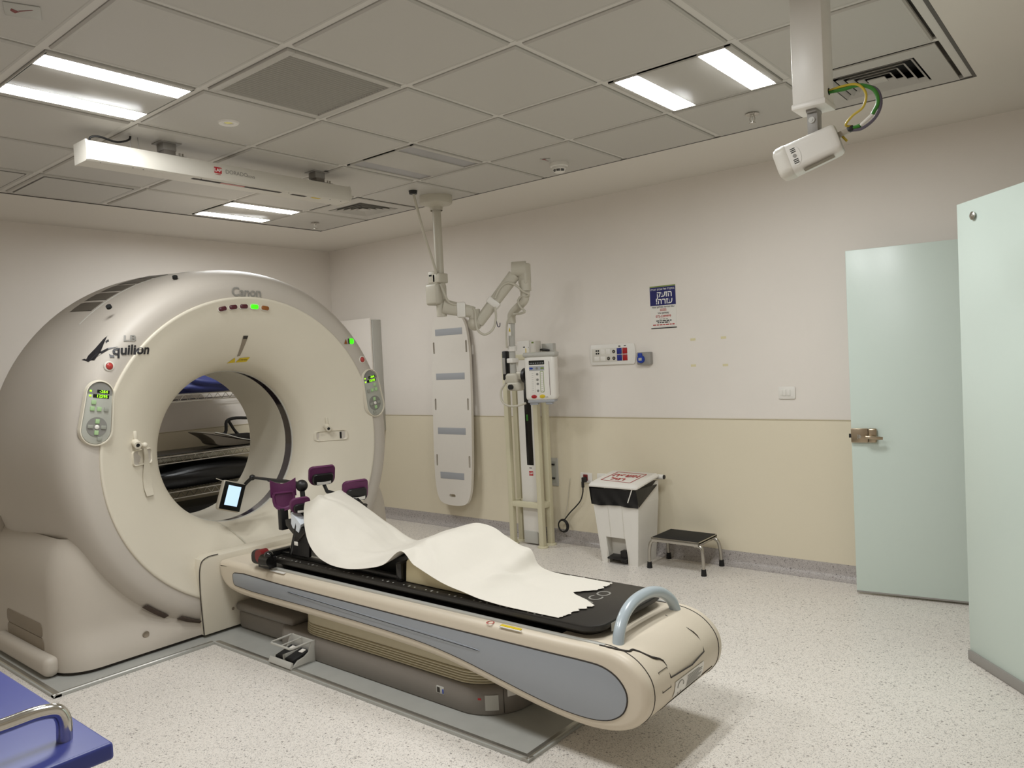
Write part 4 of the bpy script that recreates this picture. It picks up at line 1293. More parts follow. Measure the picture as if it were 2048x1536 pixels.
part('yellow_cable', B().tube([(1.618, .350, 2.294), (1.665, .345, 2.296), (1.710, .345, 2.290), (1.735, .345, 2.255), (1.725, .347, 2.215), (1.690, .35, 2.195), (1.668, .355, 2.172), pl + Vector((0, 0, .006))], .0040, 8, 5), 'cable_yellow', sc)
part('yellow_tail', B().tube([p_rear - ax * .01 + up2 * .004, p_rear - ax * .018 - up2 * .018], .004, 8), 'cable_yellow', sc)

# ================================================================== CONTRAST INJECTOR ON CEILING ARM
inj = thing('contrast_injector', 'white injector unit on a jointed ceiling arm', 'injector', (-1.44, 1.608, ZC))
PX, PY = -1.44, 1.608
part('ceiling_flange', B().lathe([(-.004, 0), (-.004, .115), (-.05, .115), (-.060, .108), (-.072, .06), (-.080, .046), (-.105, .044)], (PX, PY, ZC), n=40), 'arm_beige', inj)
part('pole', B().cyl((PX, PY, ZC - .06), (PX, PY, 2.02), .031, n=28), 'arm_beige', inj)
part('pole_sleeve', B().cyl((PX, PY, 2.05), (PX, PY, 1.795), .036, n=28), 'arm_beige', inj)
part('clamp_box', B().box((PX - .03, PY - .015, 1.955), (.125, .11, .155), .022, 4), 'arm_beige', inj)
part('clamp_upper', B().box((PX - .035, PY - .01, 2.075), (.075, .08, .085), .008, 3).bb(PX - .03, PX + .045, PY - .05, PY + .04, 2.03, 2.10, .01, 3), 'arm_beige', inj)
part('clamp_mark', B().bb(PX - .058, PX - .032, PY - .0515, PY - .049, 2.082, 2.094), 'hole_dark', inj)
# arms
a0, a1 = Vector((-1.42, 1.61, 1.865)), Vector((-1.255, 1.75, 1.812))
def bar(p, q, w0, h0, w1, h1, m, name, parent=inj, bev=.35):
    d = (q - p).normalized(); s = d.cross(Vector((0, 0, 1))).normalized(); u = s.cross(d)
    def ring(c, w, h):
        return [c + s * a + u * bq for a, bq in rrect(w, h, bev * min(w, h), 5)]
    n = 8
    return part(name, B().loft([ring(p.lerp(q, k / n), w0 + (w1 - w0) * k / n, h0 + (h1 - h0) * k / n) for k in range(n + 1)]), m, parent, angle=45)
bar(a0, a1, .085, .105, .07, .080, 'arm_beige', 'lower_arm')
part('arm_band', B().box(a0.lerp(a1, .58), (.062, .10, .108), .01, 2, Matrix.Rotation(.70, 3, 'Z')), 'white_plastic', inj)
part('elbow_joint', B().cyl((-1.255, 1.75, 1.835), (-1.255, 1.75, 1.770), .040, n=24).sphere((-1.255, 1.75, 1.735), .052), 'arm_beige', inj)
e = Vector((-1.235, 1.765, 1.735)); tt = Vector((-1.020, 1.930, 2.062))
bar(e, tt, .075, .075, .085, .088, 'arm_beige', 'upper_arm')
part('arm_band', B().box(e.lerp(tt, .42), (.05, .092, .096), .01, 2, Matrix.Rotation(.65, 3, 'Z') @ Matrix.Rotation(-.87, 3, 'Y')), 'white_plastic', inj)
part('wrist_joint', B().cyl((-1.03, 1.92, 2.100), (-.945, 1.975, 2.100), .056, n=28), 'arm_beige', inj)
part('wrist_drop', B().box((-.955, 1.965, 2.065), (.075, .07, .15), .014, 3).cyl((-.955, 1.968, 2.02), (-.955, 1.968, 1.945), .042, n=24), 'arm_beige', inj)
part('drop_rod', B().cyl((-.958, 1.968, 1.95), (-.960, 1.968, 1.905), .034, n=20).tube([(-.960, 1.968, 1.915), (-.965, 1.968, 1.885), (-1.0, 1.972, 1.858), (-1.09, 1.992, 1.810), (-1.118, 2.0, 1.785), (-1.125, 2.005, 1.73)], .030, 14, 5), 'arm_beige', inj)
part('hang_rod', B().tube([(-1.125, 2.005, 1.75), (-1.155, 2.03, 1.50), (-1.160, 2.045, 1.30)], .0235, 14, 4), 'light_grey', inj)
part('rod_collar', B().cyl((-1.149, 2.025, 1.565), (-1.153, 2.03, 1.53), .034, n=20).bb(-1.175, -1.12, 1.985, 2.06, 1.44, 1.475, .006), 'white_plastic', inj)
part('rod_label', B().box((-1.126, 1.9795, 1.68), (.020, .002, .085), rot=Matrix.Rotation(.0, 3, 'Z')), 'poster_white', inj)
part('rod_warning', B().raw([(-1.135, 1.9775, 1.668), (-1.117, 1.9775, 1.668), (-1.126, 1.9775, 1.700)], [(0, 1, 2)]), 'warn_yellow', inj, angle=0)
part('black_cartridge', B().bb(-1.232, -1.196, 2.0, 2.05, 1.315, 1.53, .008, 2), 'black_plastic', inj)
part('cartridge_core', B().bb(-1.228, -1.200, 1.995, 2.002, 1.36, 1.48, .004), 'grey_plastic', inj)
# injector head
part('head_pivot', B().bb(-1.225, -1.105, 2.0, 2.09, 1.285, 1.365, .018, 3).bb(-1.13, -1.04, 2.02, 2.09, 1.315, 1.375, .014, 3).bb(-1.20, -1.09, 1.995, 2.08, 1.235, 1.30, .016, 3), 'arm_beige', inj)
part('pivot_knob', B().cyl((-1.148, 1.998, 1.265), (-1.148, 1.975, 1.265), .019, n=16), 'black_plastic', inj)
part('head_collar', B().cyl((-1.062, 2.05, 1.345), (-1.035, 2.05, 1.345), .055, n=28), 'black_plastic', inj)
hd = part('injector_head', B().box((-.935, 2.085, 1.325), (.222, .15, .325), .028, 4), 'white_plastic', inj, 'boxy white injector head with a keypad')
part('head_cap', B().box((-.935, 2.085, 1.492), (.238, .165, .035), .014, 3), 'light_grey', inj)
part('head_tray', B().box((-.935, 2.085, 1.158), (.195, .13, .022), .008, 2).box((-.99, 2.06, 1.142), (.06, .06, .02), .006).box((-.88, 2.06, 1.142), (.05, .06, .02), .006), 'strip_blue_grey', inj)
HF = 2.085 - .0755
def kp(name, x0, x1, z0, z1, m, r=.004, d=.002, parent=hd):
    part(name, B().prism(rrect(x1 - x0, z1 - z0, min(r, (x1 - x0) / 2.01, (z1 - z0) / 2.01), 4, ((x0 + x1) / 2, (z0 + z1) / 2)), 'xz', HF - d, HF + .004), m, parent)
kp('display', -1.010, -.898, 1.420, 1.450, 'display_black')
b = B()
for k in range(8):
    x = -1.003 + k * .013
    b.raw([(x, HF - .0026, 1.428), (x + .006, HF - .0026, 1.428), (x + .006, HF - .0026, 1.434), (x, HF - .0026, 1.434)], [(0, 1, 2, 3)])
part('display_text', b, 'strip_blue_grey', hd, angle=0)
kp('key_row', -1.010, -.900, 1.378, 1.410, 'strip_blue_grey')
kp('keypad_column', -.998, -.972, 1.222, 1.374, 'white_plastic', .008)
kp('keypad_column', -.968, -.936, 1.320, 1.374, 'white_plastic', .008)
kp('keypad_column', -.970, -.934, 1.212, 1.306, 'white_plastic', .012)
kp('keypad_column', -.932, -.906, 1.222, 1.374, 'poster_green', .008, .0018)
kp('keypad_column', -.929, -.909, 1.226, 1.370, 'white_plastic', .006, .0024)
for x, z in ((-.953, 1.394), (-.952, 1.352), (-.952, 1.313), (-.951, 1.283), (-.951, 1.234)):
    part('key', B().cyl((x, HF - .0015, z), (x, HF - .004, z), .0085, n=16), 'dial_grey', hd)
for x, m in ((-.995, 'cee_blue'), (-.915, 'poster_green')):
    part('key', B().lathe([(0, .010), (.002, .009), (.0025, 0)], (0, 0, 0), 'Y', 16).warp(lambda v, x=x: (x + v.x * 1.4, HF - .002 - v.y, 1.394 + v.z * .7)), m, hd)
for x, m in ((-.982, 'socket_red'), (-.922, 'warn_yellow')):
    part('oval_button', B().lathe([(-.002, .015), (.002, .015), (.004, .011), (.0045, 0)], (0, 0, 0), 'Y', 24).warp(lambda v, x=x: (x + v.x * 1.35, HF - v.y, 1.193 + v.z * .85)), m, hd)
b = B()
for k in range(10):
    z = 1.235 + k * .0135
    for x in (-.992, -.926):
        b.raw([(x, HF - .0028, z), (x + .012, HF - .0028, z), (x + .012, HF - .0028, z + .002), (x, HF - .0028, z + .002)], [(0, 1, 2, 3)])
part('scale_mark', b, 'text_grey', hd, angle=0)
part('syringe_slot', B().bb(-.866, -.863, HF - .0005, HF + .002, 1.20, 1.44), 'lamp_maroon', hd)
lettering('drive_mark', 'cm', .016, lambda u, v: (-.890 + u, HF - .001, 1.188 + v), 'text_grey', hd)
HC = Vector((-.935, 2.085, 1.3))
RH = Matrix.Translation(HC) @ Matrix.Rotation(math.radians(26), 4, 'Z') @ Matrix.Translation(-HC)
for o in [hd] + [c for c in bpy.data.objects if c.name.startswith(('head_cap', 'head_tray'))]:
    o.matrix_basis = RH
# cables of the arm
cb = 'cable_cream'
part('arm_cable', B().tube([(-1.405, 1.355, ZC - .012), (-1.405, 1.38, 2.55), (-1.415, 1.45, 2.36), (-1.42, 1.53, 2.17), (-1.43, 1.575, 2.07)], .009, 10, 5), cb, inj)
part('cable_entry', B().cyl((-1.405, 1.355, ZC - .004), (-1.405, 1.355, ZC - .028), .030, .026, n=20), 'black_plastic', inj)
part('arm_cable', B().tube([(-1.40, 1.57, 2.02), (-1.375, 1.575, 1.96), (-1.355, 1.60, 1.89), (-1.32, 1.65, 1.868), (-1.265, 1.715, 1.855), (-1.225, 1.72, 1.825), (-1.215, 1.715, 1.74), (-1.20, 1.72, 1.68), (-1.16, 1.74, 1.65), (-1.11, 1.77, 1.68), (-1.09, 1.79, 1.76), (-1.095, 1.79, 1.84)], .0085, 10, 5), cb, inj)
part('arm_cable', B().tube([(-1.10, 1.80, 1.90), (-1.075, 1.83, 1.97), (-1.03, 1.86, 2.005), (-.985, 1.90, 1.985), (-.945, 1.93, 1.94), (-.91, 1.95, 1.918), (-.925, 1.95, 1.908), (-.98, 1.94, 1.905), (-1.005, 1.94, 1.87), (-.985, 1.945, 1.83), (-.955, 1.95, 1.80), (-.985, 1.95, 1.79), (-1.07, 1.965, 1.79)], .0080, 10, 5), cb, inj)
part('arm_cable', B().tube([(-1.10, 1.975, 1.79), (-1.145, 1.98, 1.74), (-1.165, 1.985, 1.66), (-1.17, 1.99, 1.55)], .0075, 10, 4), cb, inj)
part('head_cable', B().tube([(-1.21, 2.0, 1.29), (-1.245, 1.99, 1.24), (-1.24, 1.985, 1.17), (-1.20, 1.985, 1.135), (-1.12, 1.99, 1.125), (-1.04, 2.02, 1.145)], .008, 10, 5), cb, inj)
part('hook_lead', B().tube([(-1.095, 1.79, 1.80), (-1.085, 1.79, 1.73), (-1.075, 1.79, 1.70), (-1.06, 1.79, 1.70), (-1.055, 1.79, 1.725)], .0035, 8, 4), 'cable_violet', inj)

# ================================================================== LASER STAND FRAME and TOWER
st = thing('laser_stand_frame', 'cream square tube frame standing by the wall', 'stand', (-1.345, 2.395, 0))
SX0, SX1, SY0, SY1 = -1.485, -1.195, 2.340, 2.450
for x in (SX0, SX1):
    for y in (SY0, SY1):
        part('post', B().bb(x - .021, x + .021, y - .021, y + .021, .008, 1.515, .003), 'frame_cream', st)
        part('foot', B().lathe([(0, 0), (0, .042), (.010, .042), (.014, .036), (.014, 0)], (x, y, 0), n=24), 'frame_cream', st)
for z in (.325, 1.48):
    for y in (SY0, SY1):
        part('crossbar', B().bb(SX0, SX1, y - .0195, y + .0195, z - .021, z + .021, .003), 'frame_cream', st)
    for x in (SX0, SX1):
        part('crossbar', B().bb(x - .0195, x + .0195, SY0, SY1, z - .0205, z + .0205, .003), 'frame_cream', st)
lt = thing('wall_laser_tower', 'tall white laser tower inside the cream frame', 'laser tower', (-1.32, 2.395, 0))
part('tower_body', B().bb(-1.405, -1.255, 2.372, 2.425, .10, 1.585, .006, 2), 'white_plastic', lt)
part('tower_foot', B().bb(-1.40, -1.26, 2.365, 2.430, .012, .11, .008, 2), 'light_grey', lt)
part('laser_window', B().bb(-1.338, -1.272, 2.3695, 2.374, .632, 1.34, .002), 'black_gloss', lt)
part('window_glint', B().bb(-1.322, -1.305, 2.3685, 2.370, .98, 1.03, .002), 'cable_green', lt)
part('logo_patch', B().bb(-1.322, -1.282, 2.3705, 2.373, .55, .585), 'logo_red', lt)
lettering('logo_letters', 'LAP', .022, lambda u, v: (-1.302 + u, 2.3700, .567 + v), 'text_white', lt, .03)
part('small_print', B().bb(-1.318, -1.292, 2.3712, 2.373, .607, .613), 'text_black', lt)
part('upper_housing', B().bb(-1.345, -1.225, 2.325, 2.372, 1.36, 1.605, .008, 3), 'white_plastic', lt)
part('upper_side', B().bb(-1.224, -1.165, 2.33, 2.40, 1.42, 1.60, .006, 2), 'offwhite_plastic', lt)
part('warning_sticker', B().bb(-1.262, -1.256, 2.3235, 2.326, 1.465, 1.545).bb(-1.275, -1.250, 2.3235, 2.326, 1.44, 1.465), 'warn_yellow', lt)
part('status_sticker', B().bb(-1.205, -1.185, 2.3285, 2.331, 1.582, 1.594), 'poster_green', lt)
part('screw_hole', B().bb(-1.285, -1.266, 2.3240, 2.326, 1.552, 1.560).bb(-1.234, -1.230, 2.324, 2.326, 1.55, 1.555), 'hole_dark', lt)
part('side_tray', B().bb(-1.163, -1.055, 2.40, 2.44, 1.45, 1.575, .003), 'light_grey', lt)
part('tray_cable', B().tube([(-1.16, 2.385, 1.53), (-1.12, 2.38, 1.528), (-1.08, 2.385, 1.52)], .009, 8, 3), 'cable_black', lt)

# ================================================================== TRANSFER BOARD ON THE WALL
tbd = thing('transfer_board', 'white plastic patient transfer board leaning on the wall', 'transfer board', (-2.28, 2.5, .2))
BO = [(-2.475, 1.62), (-2.450, 1.80), (-2.40, 1.86), (-2.26, 1.875), (-2.12, 1.86), (-2.07, 1.80), (-2.035, 1.62), (-2.025, 1.3), (-2.025, .9), (-2.035, .55), (-2.06, .33), (-2.10, .25), (-2.17, .22), (-2.39, .23), (-2.44, .27), (-2.475, .40), (-2.487, .65), (-2.487, 1.2)]
def tilt(x, y, z): return (x + .012 * (1.2 - z), y - .030 * (1.0 - z) / .8 if z < 1.0 else y - .0 * z, z)
bo = cat2(BO, 4, True)
def slotpoly(cx, cz, w, h): return rrect(w, h, w * .48 if w < h else h * .48, 4, (cx, cz))
SL = [(x, z, .020, .105) for z in (1.60, 1.10, .605) for x in (-2.452, -2.060)] + [(-2.275, .300, .075, .026)]
# board with real slots: outer loop + holes triangulated
t_ = bmesh.new()
loops = [bo] + [slotpoly(*s) for s in SL]
edges = []
for lp in loops:
    vs = [t_.verts.new((u, 0, v)) for u, v in lp]
    edges += [t_.edges.new((vs[i], vs[(i + 1) % len(vs)])) for i in range(len(vs))]
res = bmesh.ops.triangle_fill(t_, use_beauty=True, use_dissolve=False, edges=edges)
fc = [g for g in res['geom'] if isinstance(g, bmesh.types.BMFace)]
ext = bmesh.ops.extrude_face_region(t_, geom=fc)
bmesh.ops.translate(t_, vec=(0, -.028, 0), verts=[g for g in ext['geom'] if isinstance(g, bmesh.types.BMVert)])
b = B().add(t_)
b.warp(lambda v: (v.x, 2.545 + v.y - .035 * max(0, 1.5 - v.z), v.z))
part('panel', b, 'board_plastic', tbd, angle=30)
for z, w in ((1.735, .325), (1.345, .345), (.867, .335), (.475, .285)):
    yy = 2.545 - .028 - .035 * max(0, 1.5 - z)
    cx = -2.262 if z > .5 else -2.27
    part('grey_strip', B().box((cx, yy - .0008, z), (w, .003, .058), .001), 'strip_blue_grey', tbd)

# ================================================================== WHITE WALL CABINET by the corner
cb_ = thing('wall_cabinet', 'flat white box on the wall partly behind the gantry', 'cabinet', (-3.5, 2.52, 1.3))
part('carcass', B().bb(-3.80, -3.215, 2.475, YB, .85, 1.91, .004), 'light_grey', cb_)
part('front_door', B().bb(-3.80, -3.225, 2.452, 2.473, .85, 1.925, .004), 'wall_white', cb_)

# ================================================================== WALL FITTINGS (back wall)
YW = YB
def wplate(b, x0, x1, z0, z1, d, r=.008):
    return b.prism(rrect(x1 - x0, z1 - z0, r, 4, ((x0 + x1) / 2, (z0 + z1) / 2)), 'xz', YW - d, YW - .0005, min(.003, d * .4))
sp = thing('medical_socket_panel', 'white wall panel with blue and red sockets', 'socket panel', (-.64, YW, 1.465))
b = B()
P = [(-.455 + .018 * math.cos(a), 1.467 + .077 * math.sin(a)) for a in np.linspace(-math.pi / 2, math.pi / 2, 11)] + [(-.818 + .014 * math.cos(a), 1.467 + .077 * math.sin(a)) for a in np.linspace(math.pi / 2, 3 * math.pi / 2, 11)]
part('plate', b.prism(P, 'xz', YW - .014, YW - .0005, .004), 'white_plastic', sp)
part('insert', B().bb(-.81, -.525, YW - .017, YW - .010, 1.415, 1.515, .002), 'offwhite_plastic', sp)
for x, m in ((-.570, 'socket_blue'), (-.522, 'socket_red')):
    for z in (1.490, 1.441):
        part('colour_socket', B().bb(x - .020, x + .020, YW - .021, YW - .010, z - .022, z + .022, .003), m, sp)
        part('socket_frame', B().bb(x - .0235, x + .0235, YW - .017, YW - .010, z - .0245, z + .0245, .002), 'text_white', sp)
for x, z in ((-.618, 1.488), (-.618, 1.438), (-.665, 1.438)):
    part('round_socket', B().cyl((x, YW - .010, z), (x, YW - .019, z), .0125, n=20), 'black_plastic', sp)
    part('socket_core', B().cyl((x, YW - .018, z), (x, YW - .020, z), .006, n=12), 'vent_brown', sp)
for x in (-.770, -.752):
    for z in (1.499, 1.479):
        part('data_port', B().bb(x - .006, x + .006, YW - .0185, YW - .012, z - .007, z + .005), 'hole_dark', sp)
for x in (-.715, -.668):
    part('module_frame', B().bb(x - .019, x + .019, YW - .0185, YW - .012, 1.470, 1.510, .003), 'white_plastic', sp)
for x in (-.77, -.715):
    part('module_frame', B().bb(x - .022, x + .022, YW - .0185, YW - .012, 1.422, 1.455, .003), 'white_plastic', sp)
part('panel_mark', B().bb(-.578, -.560, YW - .0148, YW - .013, 1.522, 1.529).bb(-.531, -.513, YW - .0148, YW - .013, 1.524, 1.530), 'text_black', sp)
cs_ = thing('blue_power_socket', 'grey wall socket box with a round blue cover', 'socket', (-.36, YW, 1.427))
part('box', wplate(B(), -.415, -.303, 1.382, 1.472, .035, .008), 'grey_plastic', cs_)
part('blue_cover', B().cyl((-.378, YW - .034, 1.422), (-.378, YW - .050, 1.422), .029, .027, n=28).prism(rrect(.032, .03, .008, 3, (-.384, 1.452)), 'xz', YW - .047, YW - .033, .002), 'cee_blue', cs_)
part('cover_label', B().bb(-.392, -.366, YW - .0515, YW - .048, 1.412, 1.432), 'light_grey', cs_)
sw_ = thing('light_switch', 'white double light switch on the back wall', 'switch', (.65, YW, 1.166))
part('plate', wplate(B(), .596, .705, 1.127, 1.207, .010, .010), 'white_plastic', sw_)
for x in (.635, .662):
    part('rocker', B().bb(x - .0115, x + .0115, YW - .015, YW - .006, 1.148, 1.188, .002), 'white_plastic', sw_)
part('blank', B().bb(.608, .622, YW - .0125, YW - .006, 1.148, 1.188, .001), 'white_plastic', sw_)
for k, (x, z, lab) in enumerate(((.014, 1.542, 'upper left'), (.237, 1.543, 'upper right'), (.010, 1.362, 'lower left'), (.243, 1.358, 'lower right'))):
    solo('tape_piece', B().bb(x - .019, x + .019, YW - .0012, YW - .0003, z - .008, z + .008), 'tape', 'yellowed tape scrap on the wall, %s of the four' % lab, 'tape', 'tape scraps on the back wall')
ou = thing('wall_outlet', 'white wall outlet with a dark red socket and black plug', 'outlet', (-.92, YW, .525), 'low wall outlets')
part('plate', wplate(B(), -.973, -.866, .487, .565, .011, .008), 'white_plastic', ou)
part('red_socket', B().bb(-.945, -.905, YW - .016, YW - .008, .505, .552, .003), 'red_dark', ou)
ou2 = thing('wall_outlet', 'white wall outlet half hidden behind the pedal bin lid', 'outlet', (-.766, YW, .525), 'low wall outlets')
part('plate', wplate(B(), -.821, -.711, .487, .567, .011, .008), 'white_plastic', ou2)
part('cover_flap', B().bb(-.79, -.74, YW - .016, YW - .008, .505, .552, .003), 'white_plastic', ou2)
wbx = thing('wall_terminal_box', 'narrow grey wall box behind the stand with two black catches', 'wall box', (-1.215, YW, .555))
part('box', wplate(B(), -1.285, -1.186, .442, .667, .012, .005), 'light_grey', wbx)
part('recess', B().bb(-1.268, -1.205, YW - .0125, YW - .008, .470, .640), 'panel_grey', wbx)
for z in (.505, .615):
    part('catch', B().bb(-1.245, -1.215, YW - .024, YW - .010, z - .006, z + .006, .002), 'black_plastic', wbx)
pc_ = thing('power_cord', 'black power cord from the red outlet to a coil at the wall foot', 'cord', (-1.02, 2.53, .1))
part('plug', B().box((-.922, YW - .035, .515), (.026, .045, .04), .006).box((-.925, YW - .052, .480), (.018, .022, .05), .006), 'black_plastic', pc_)
part('lead', B().tube([(-.925, YW - .052, .465), (-.930, YW - .05, .42), (-.955, YW - .048, .355), (-1.00, YW - .048, .305), (-1.055, YW - .05, .255), (-1.095, YW - .055, .21), (-1.112, YW - .065, .185)], .0052, 8, 5), 'cable_black', pc_)
b = B()
for k in range(3):
    b.tube([(-1.115 + (.040 + .004 * k) * math.cos(a), 2.50 + .006 * k, .145 + (.044 + .003 * k) * math.sin(a)) for a in np.linspace(0, 2 * math.pi, 24, endpoint=False)], .0052, 8, closed=True)
part('coil', b, 'cable_black', pc_)
part('cord_tie', B().tube([(-1.152, 2.495, .175), (-1.165, 2.495, .19), (-1.14, 2.49, .185)], .003, 6, 3), 'cable_cream', pc_)
solo('bare_wire', B().tube([(-1.074, YW - .004, .510), (-1.078, YW - .014, .47), (-1.09, YW - .012, .40), (-1.105, YW - .018, .30), (-1.12, YW - .04, .21)], .0026, 6, 5), 'cable_cream', 'thin pale wire running down the beige wall', 'wire')

# poster
ps = thing('notice_poster', 'small blue and white Hebrew notice taped to the wall', 'poster', (-.205, YW, 1.785))
PX0, PX1, PZ0, PZ1 = -.304, -.103, 1.633, 1.936
part('sheet', B().bb(PX0, PX1, YW - .0022, YW - .0004, PZ0, PZ1), 'poster_white', ps)
def pp(d): return lambda u, v: (u, YW - .0022 - d, v)
def pbar(x0, x1, z0, z1, m, nm, d=.0006): part(nm, B().bb(x0, x1, YW - .0022 - d, YW - .002, z0, z1), m, ps)
pbar(PX0, PX1, 1.797, 1.927, 'poster_blue', 'blue_field')
pbar(PX0, PX1, 1.927, PZ1, 'poster_green', 'green_edge')
pbar(PX0, PX1, PZ0, PZ0 + .007, 'text_black', 'bottom_edge')
pcx = (PX0 + PX1) / 2
def heb(s, size, z, m, bold=.02, x=None, rtl=True, sx=1.0):
    lettering('notice_line', s, size, lambda u, v: ((x if x is not None else pcx) + u * sx, YW - .0035, z + v), m, ps, bold, rtl)
heb('במקרה של אובדן הכרה', .0185, 1.911, 'text_white', .012, sx=1.05)
heb('הזעק', .056, 1.874, 'text_white', .022, pcx + .014)
heb('עזרה!', .056, 1.825, 'text_white', .022, pcx + .010)
heb('צוות החייאה מטלפון פנימי', .0165, 1.785, 'text_black', .02, sx=1.0)
heb('22222', .021, 1.765, 'text_red', .02, rtl=False)
heb('(מטלפון אחר', .0165, 1.742, 'text_black', .02)
heb('072-3399999', .0225, 1.719, 'text_red', .02, rtl=False)
def words(z, x0, x1, m, h=.007):
    b = B(); x = x0
    rnd = random.Random(int(z * 1000))
    while x < x1 - .006:
        w = min(rnd.uniform(.012, .030), x1 - x)
        b.raw([(x, YW - .0034, z - h / 2), (x + w, YW - .0034, z - h / 2), (x + w, YW - .0034, z + h / 2), (x, YW - .0034, z + h / 2)], [(0, 1, 2, 3)])
        x += w + .005
    part('small_print', b, m, ps, angle=0)
words(1.700, pcx - .032, pcx + .034, 'text_grey', .005)
words(1.688, pcx - .058, pcx + .062, 'text_black')
words(1.676, pcx - .048, pcx + .046, 'text_black')
words(1.660, pcx - .085, pcx + .085, 'text_red')
pbar(pcx - .08, pcx + .088, 1.6445, 1.6455, 'text_grey', 'thin_rule')

# ================================================================== PEDAL BIN
bn = thing('pedal_bin', 'white plastic pedal bin with a black liner by the wall', 'bin', (-.44, 2.36, 0))
def bsec(z, w, d, y0):
    cx = -.437
    return [(cx - w / 2, y0, z), (cx + w / 2, y0, z), (cx + w / 2, y0 + d, z), (cx - w / 2, y0 + d, z)]
# side outline: front leans forward going up; open notch for the pedal is cut at the front bottom
def bwid(z): return .283 + (.365 - .283) * min(1, z / .46)
def bfront(z): return 2.232 - .030 * min(1, z / .46)
b = B()
zz = [0, .045, .15, .30, .43]
cx = -.437
th = .006
# front wall with a notch
def fr_pt(u, z): return (cx + u * bwid(z) / 2, bfront(z), z)
nl, nr, nz = -.60, .50, .185
def strip(u0, u1, zs):
    g = [[fr_pt(u0(z) if callable(u0) else u0, z), fr_pt(u1(z) if callable(u1) else u1, z)] for z in zs]
    b.grid(g)
    b.grid([[(p[0], p[1] + th, p[2]) for p in r] for r in g])
nlz = lambda z: nl - .02 * z / nz; nrz = lambda z: nr - .14 * z / nz
strip(-1, nlz, [0, .045, .10, nz]); strip(nrz, 1, [0, .045, .10, nz])
strip(-1, 1, [nz, .25, .34, .43])
yb = 2.490
for s in (-1, 1):
    b.grid([[(cx + s * bwid(z) / 2, bfront(z), z), (cx + s * (bwid(z) / 2 + .0), yb, z)] for z in (0, .045, .15, .30, .43)])
    b.grid([[(cx + s * (bwid(z) / 2 - th), bfront(z), z), (cx + s * (bwid(z) / 2 - th), yb, z)] for z in (0, .045, .15, .30, .43)])
b.grid([[(cx - bwid(z) / 2, yb, z), (cx + bwid(z) / 2, yb, z)] for z in (0, .2, .43, .56)])
# raised side shoulders up to the hinge
for s in (-1, 1):
    x = cx + s * bwid(.43) / 2
    b.raw([(x, bfront(.43), .43), (x, yb, .43), (x, yb, .56), (x, yb - .03, .56)], [(0, 1, 2, 3)])
part('bin_body', b, 'white_plastic', bn, angle=20)
b = B()
for u0, u1 in ((lambda z: -.36 + .0 * z, lambda z: -.355),):
    pass
for ut, ub in ((-.36, -.36), (.28, .32)):
    b.tube([(cx + ut * bwid(.42) / 2, bfront(.42) - .0005, .42), (cx + ub * bwid(.19) / 2, bfront(.19) - .0005, .19)], .0022, 6)
part('moulded_rib', b, 'offwhite_plastic', bn)
part('corner_edge', B().tube([(cx + bwid(z) / 2, bfront(z), z) for z in (0, .1, .25, .43)], .004, 8).tube([(cx - bwid(z) / 2, bfront(z), z) for z in (0, .1, .25, .43)], .004, 8), 'white_plastic', bn)
part('notch_liner', B().bb(cx - .098, cx + .076, 2.285, 2.29, 0.01, .19).bb(cx - .100, cx - .094, bfront(.1), 2.288, .0, .19).bb(cx + .070, cx + .076, bfront(.1), 2.288, .0, .19).bb(cx - .10, cx + .076, bfront(.18), 2.288, .186, .19), 'offwhite_plastic', bn)
part('pedal', B().box((cx - .010, 2.243, .044), (.150, .085, .012), .004, 2, Matrix.Rotation(.12, 3, 'X')).bb(cx + .008, cx + .060, 2.225, 2.275, .012, .095, .006), 'black_plastic', bn)
# black liner folded over the rim
lr = []
for z, g in ((.415, .010), (.45, .012), (.49, .012), (.535, .006), (.545, -.004)):
    w = bwid(.46) / 2 + g
    yf = bfront(.43) - g - (.012 if z > .44 else 0)
    lr.append([(cx - w, yf, z), (cx + w, yf, z), (cx + w + (.0), yb - .03, max(z, .535)), (cx - w, yb - .03, max(z, .535))])
g = []
for k, (z, gq) in enumerate(((.415, .010), (.43, .015), (.455, .012), (.48, .016), (.505, .012), (.535, .010))):
    row = []
    w = bwid(.46) / 2 + .008
    yf = bfront(.43) - .012
    N = 18
    f = (z - .415) / .12
    for i in range(N + 1):
        u = i / N
        row.append((cx - w + 2 * w * u, yf + .005 * math.sin(u * 23 + k) * (1 - f) - .012 * f, z - .004 * math.sin(u * 9)))
    g.append(row)
b = B().grid(g)
for s in (-1, 1):
    w = bwid(.46) / 2 + .008
    gg = []
    for k in range(7):
        f = k / 6
        y = bfront(.43) - .012 + f * (yb - .03 - bfront(.43) + .012)
        z0 = .415 + f * .118 if f < 1 else .533
        gg.append([(cx + s * w, y - .0 , z0), (cx + s * (w + .006 * math.sin(5 * f)), y - .012 * (1 - f), (z0 + .540) / 2), (cx + s * w, y - .024 * (1 - f), .540)])
    b.grid(gg)
part('bin_liner', b, 'bag_black', bn, angle=60)
part('liner_tie', B().tube([(cx + .155, bfront(.43) - .030, .542), (cx + .112, bfront(.43) - .020, .448)], .004, 6), 'white_plastic', bn)
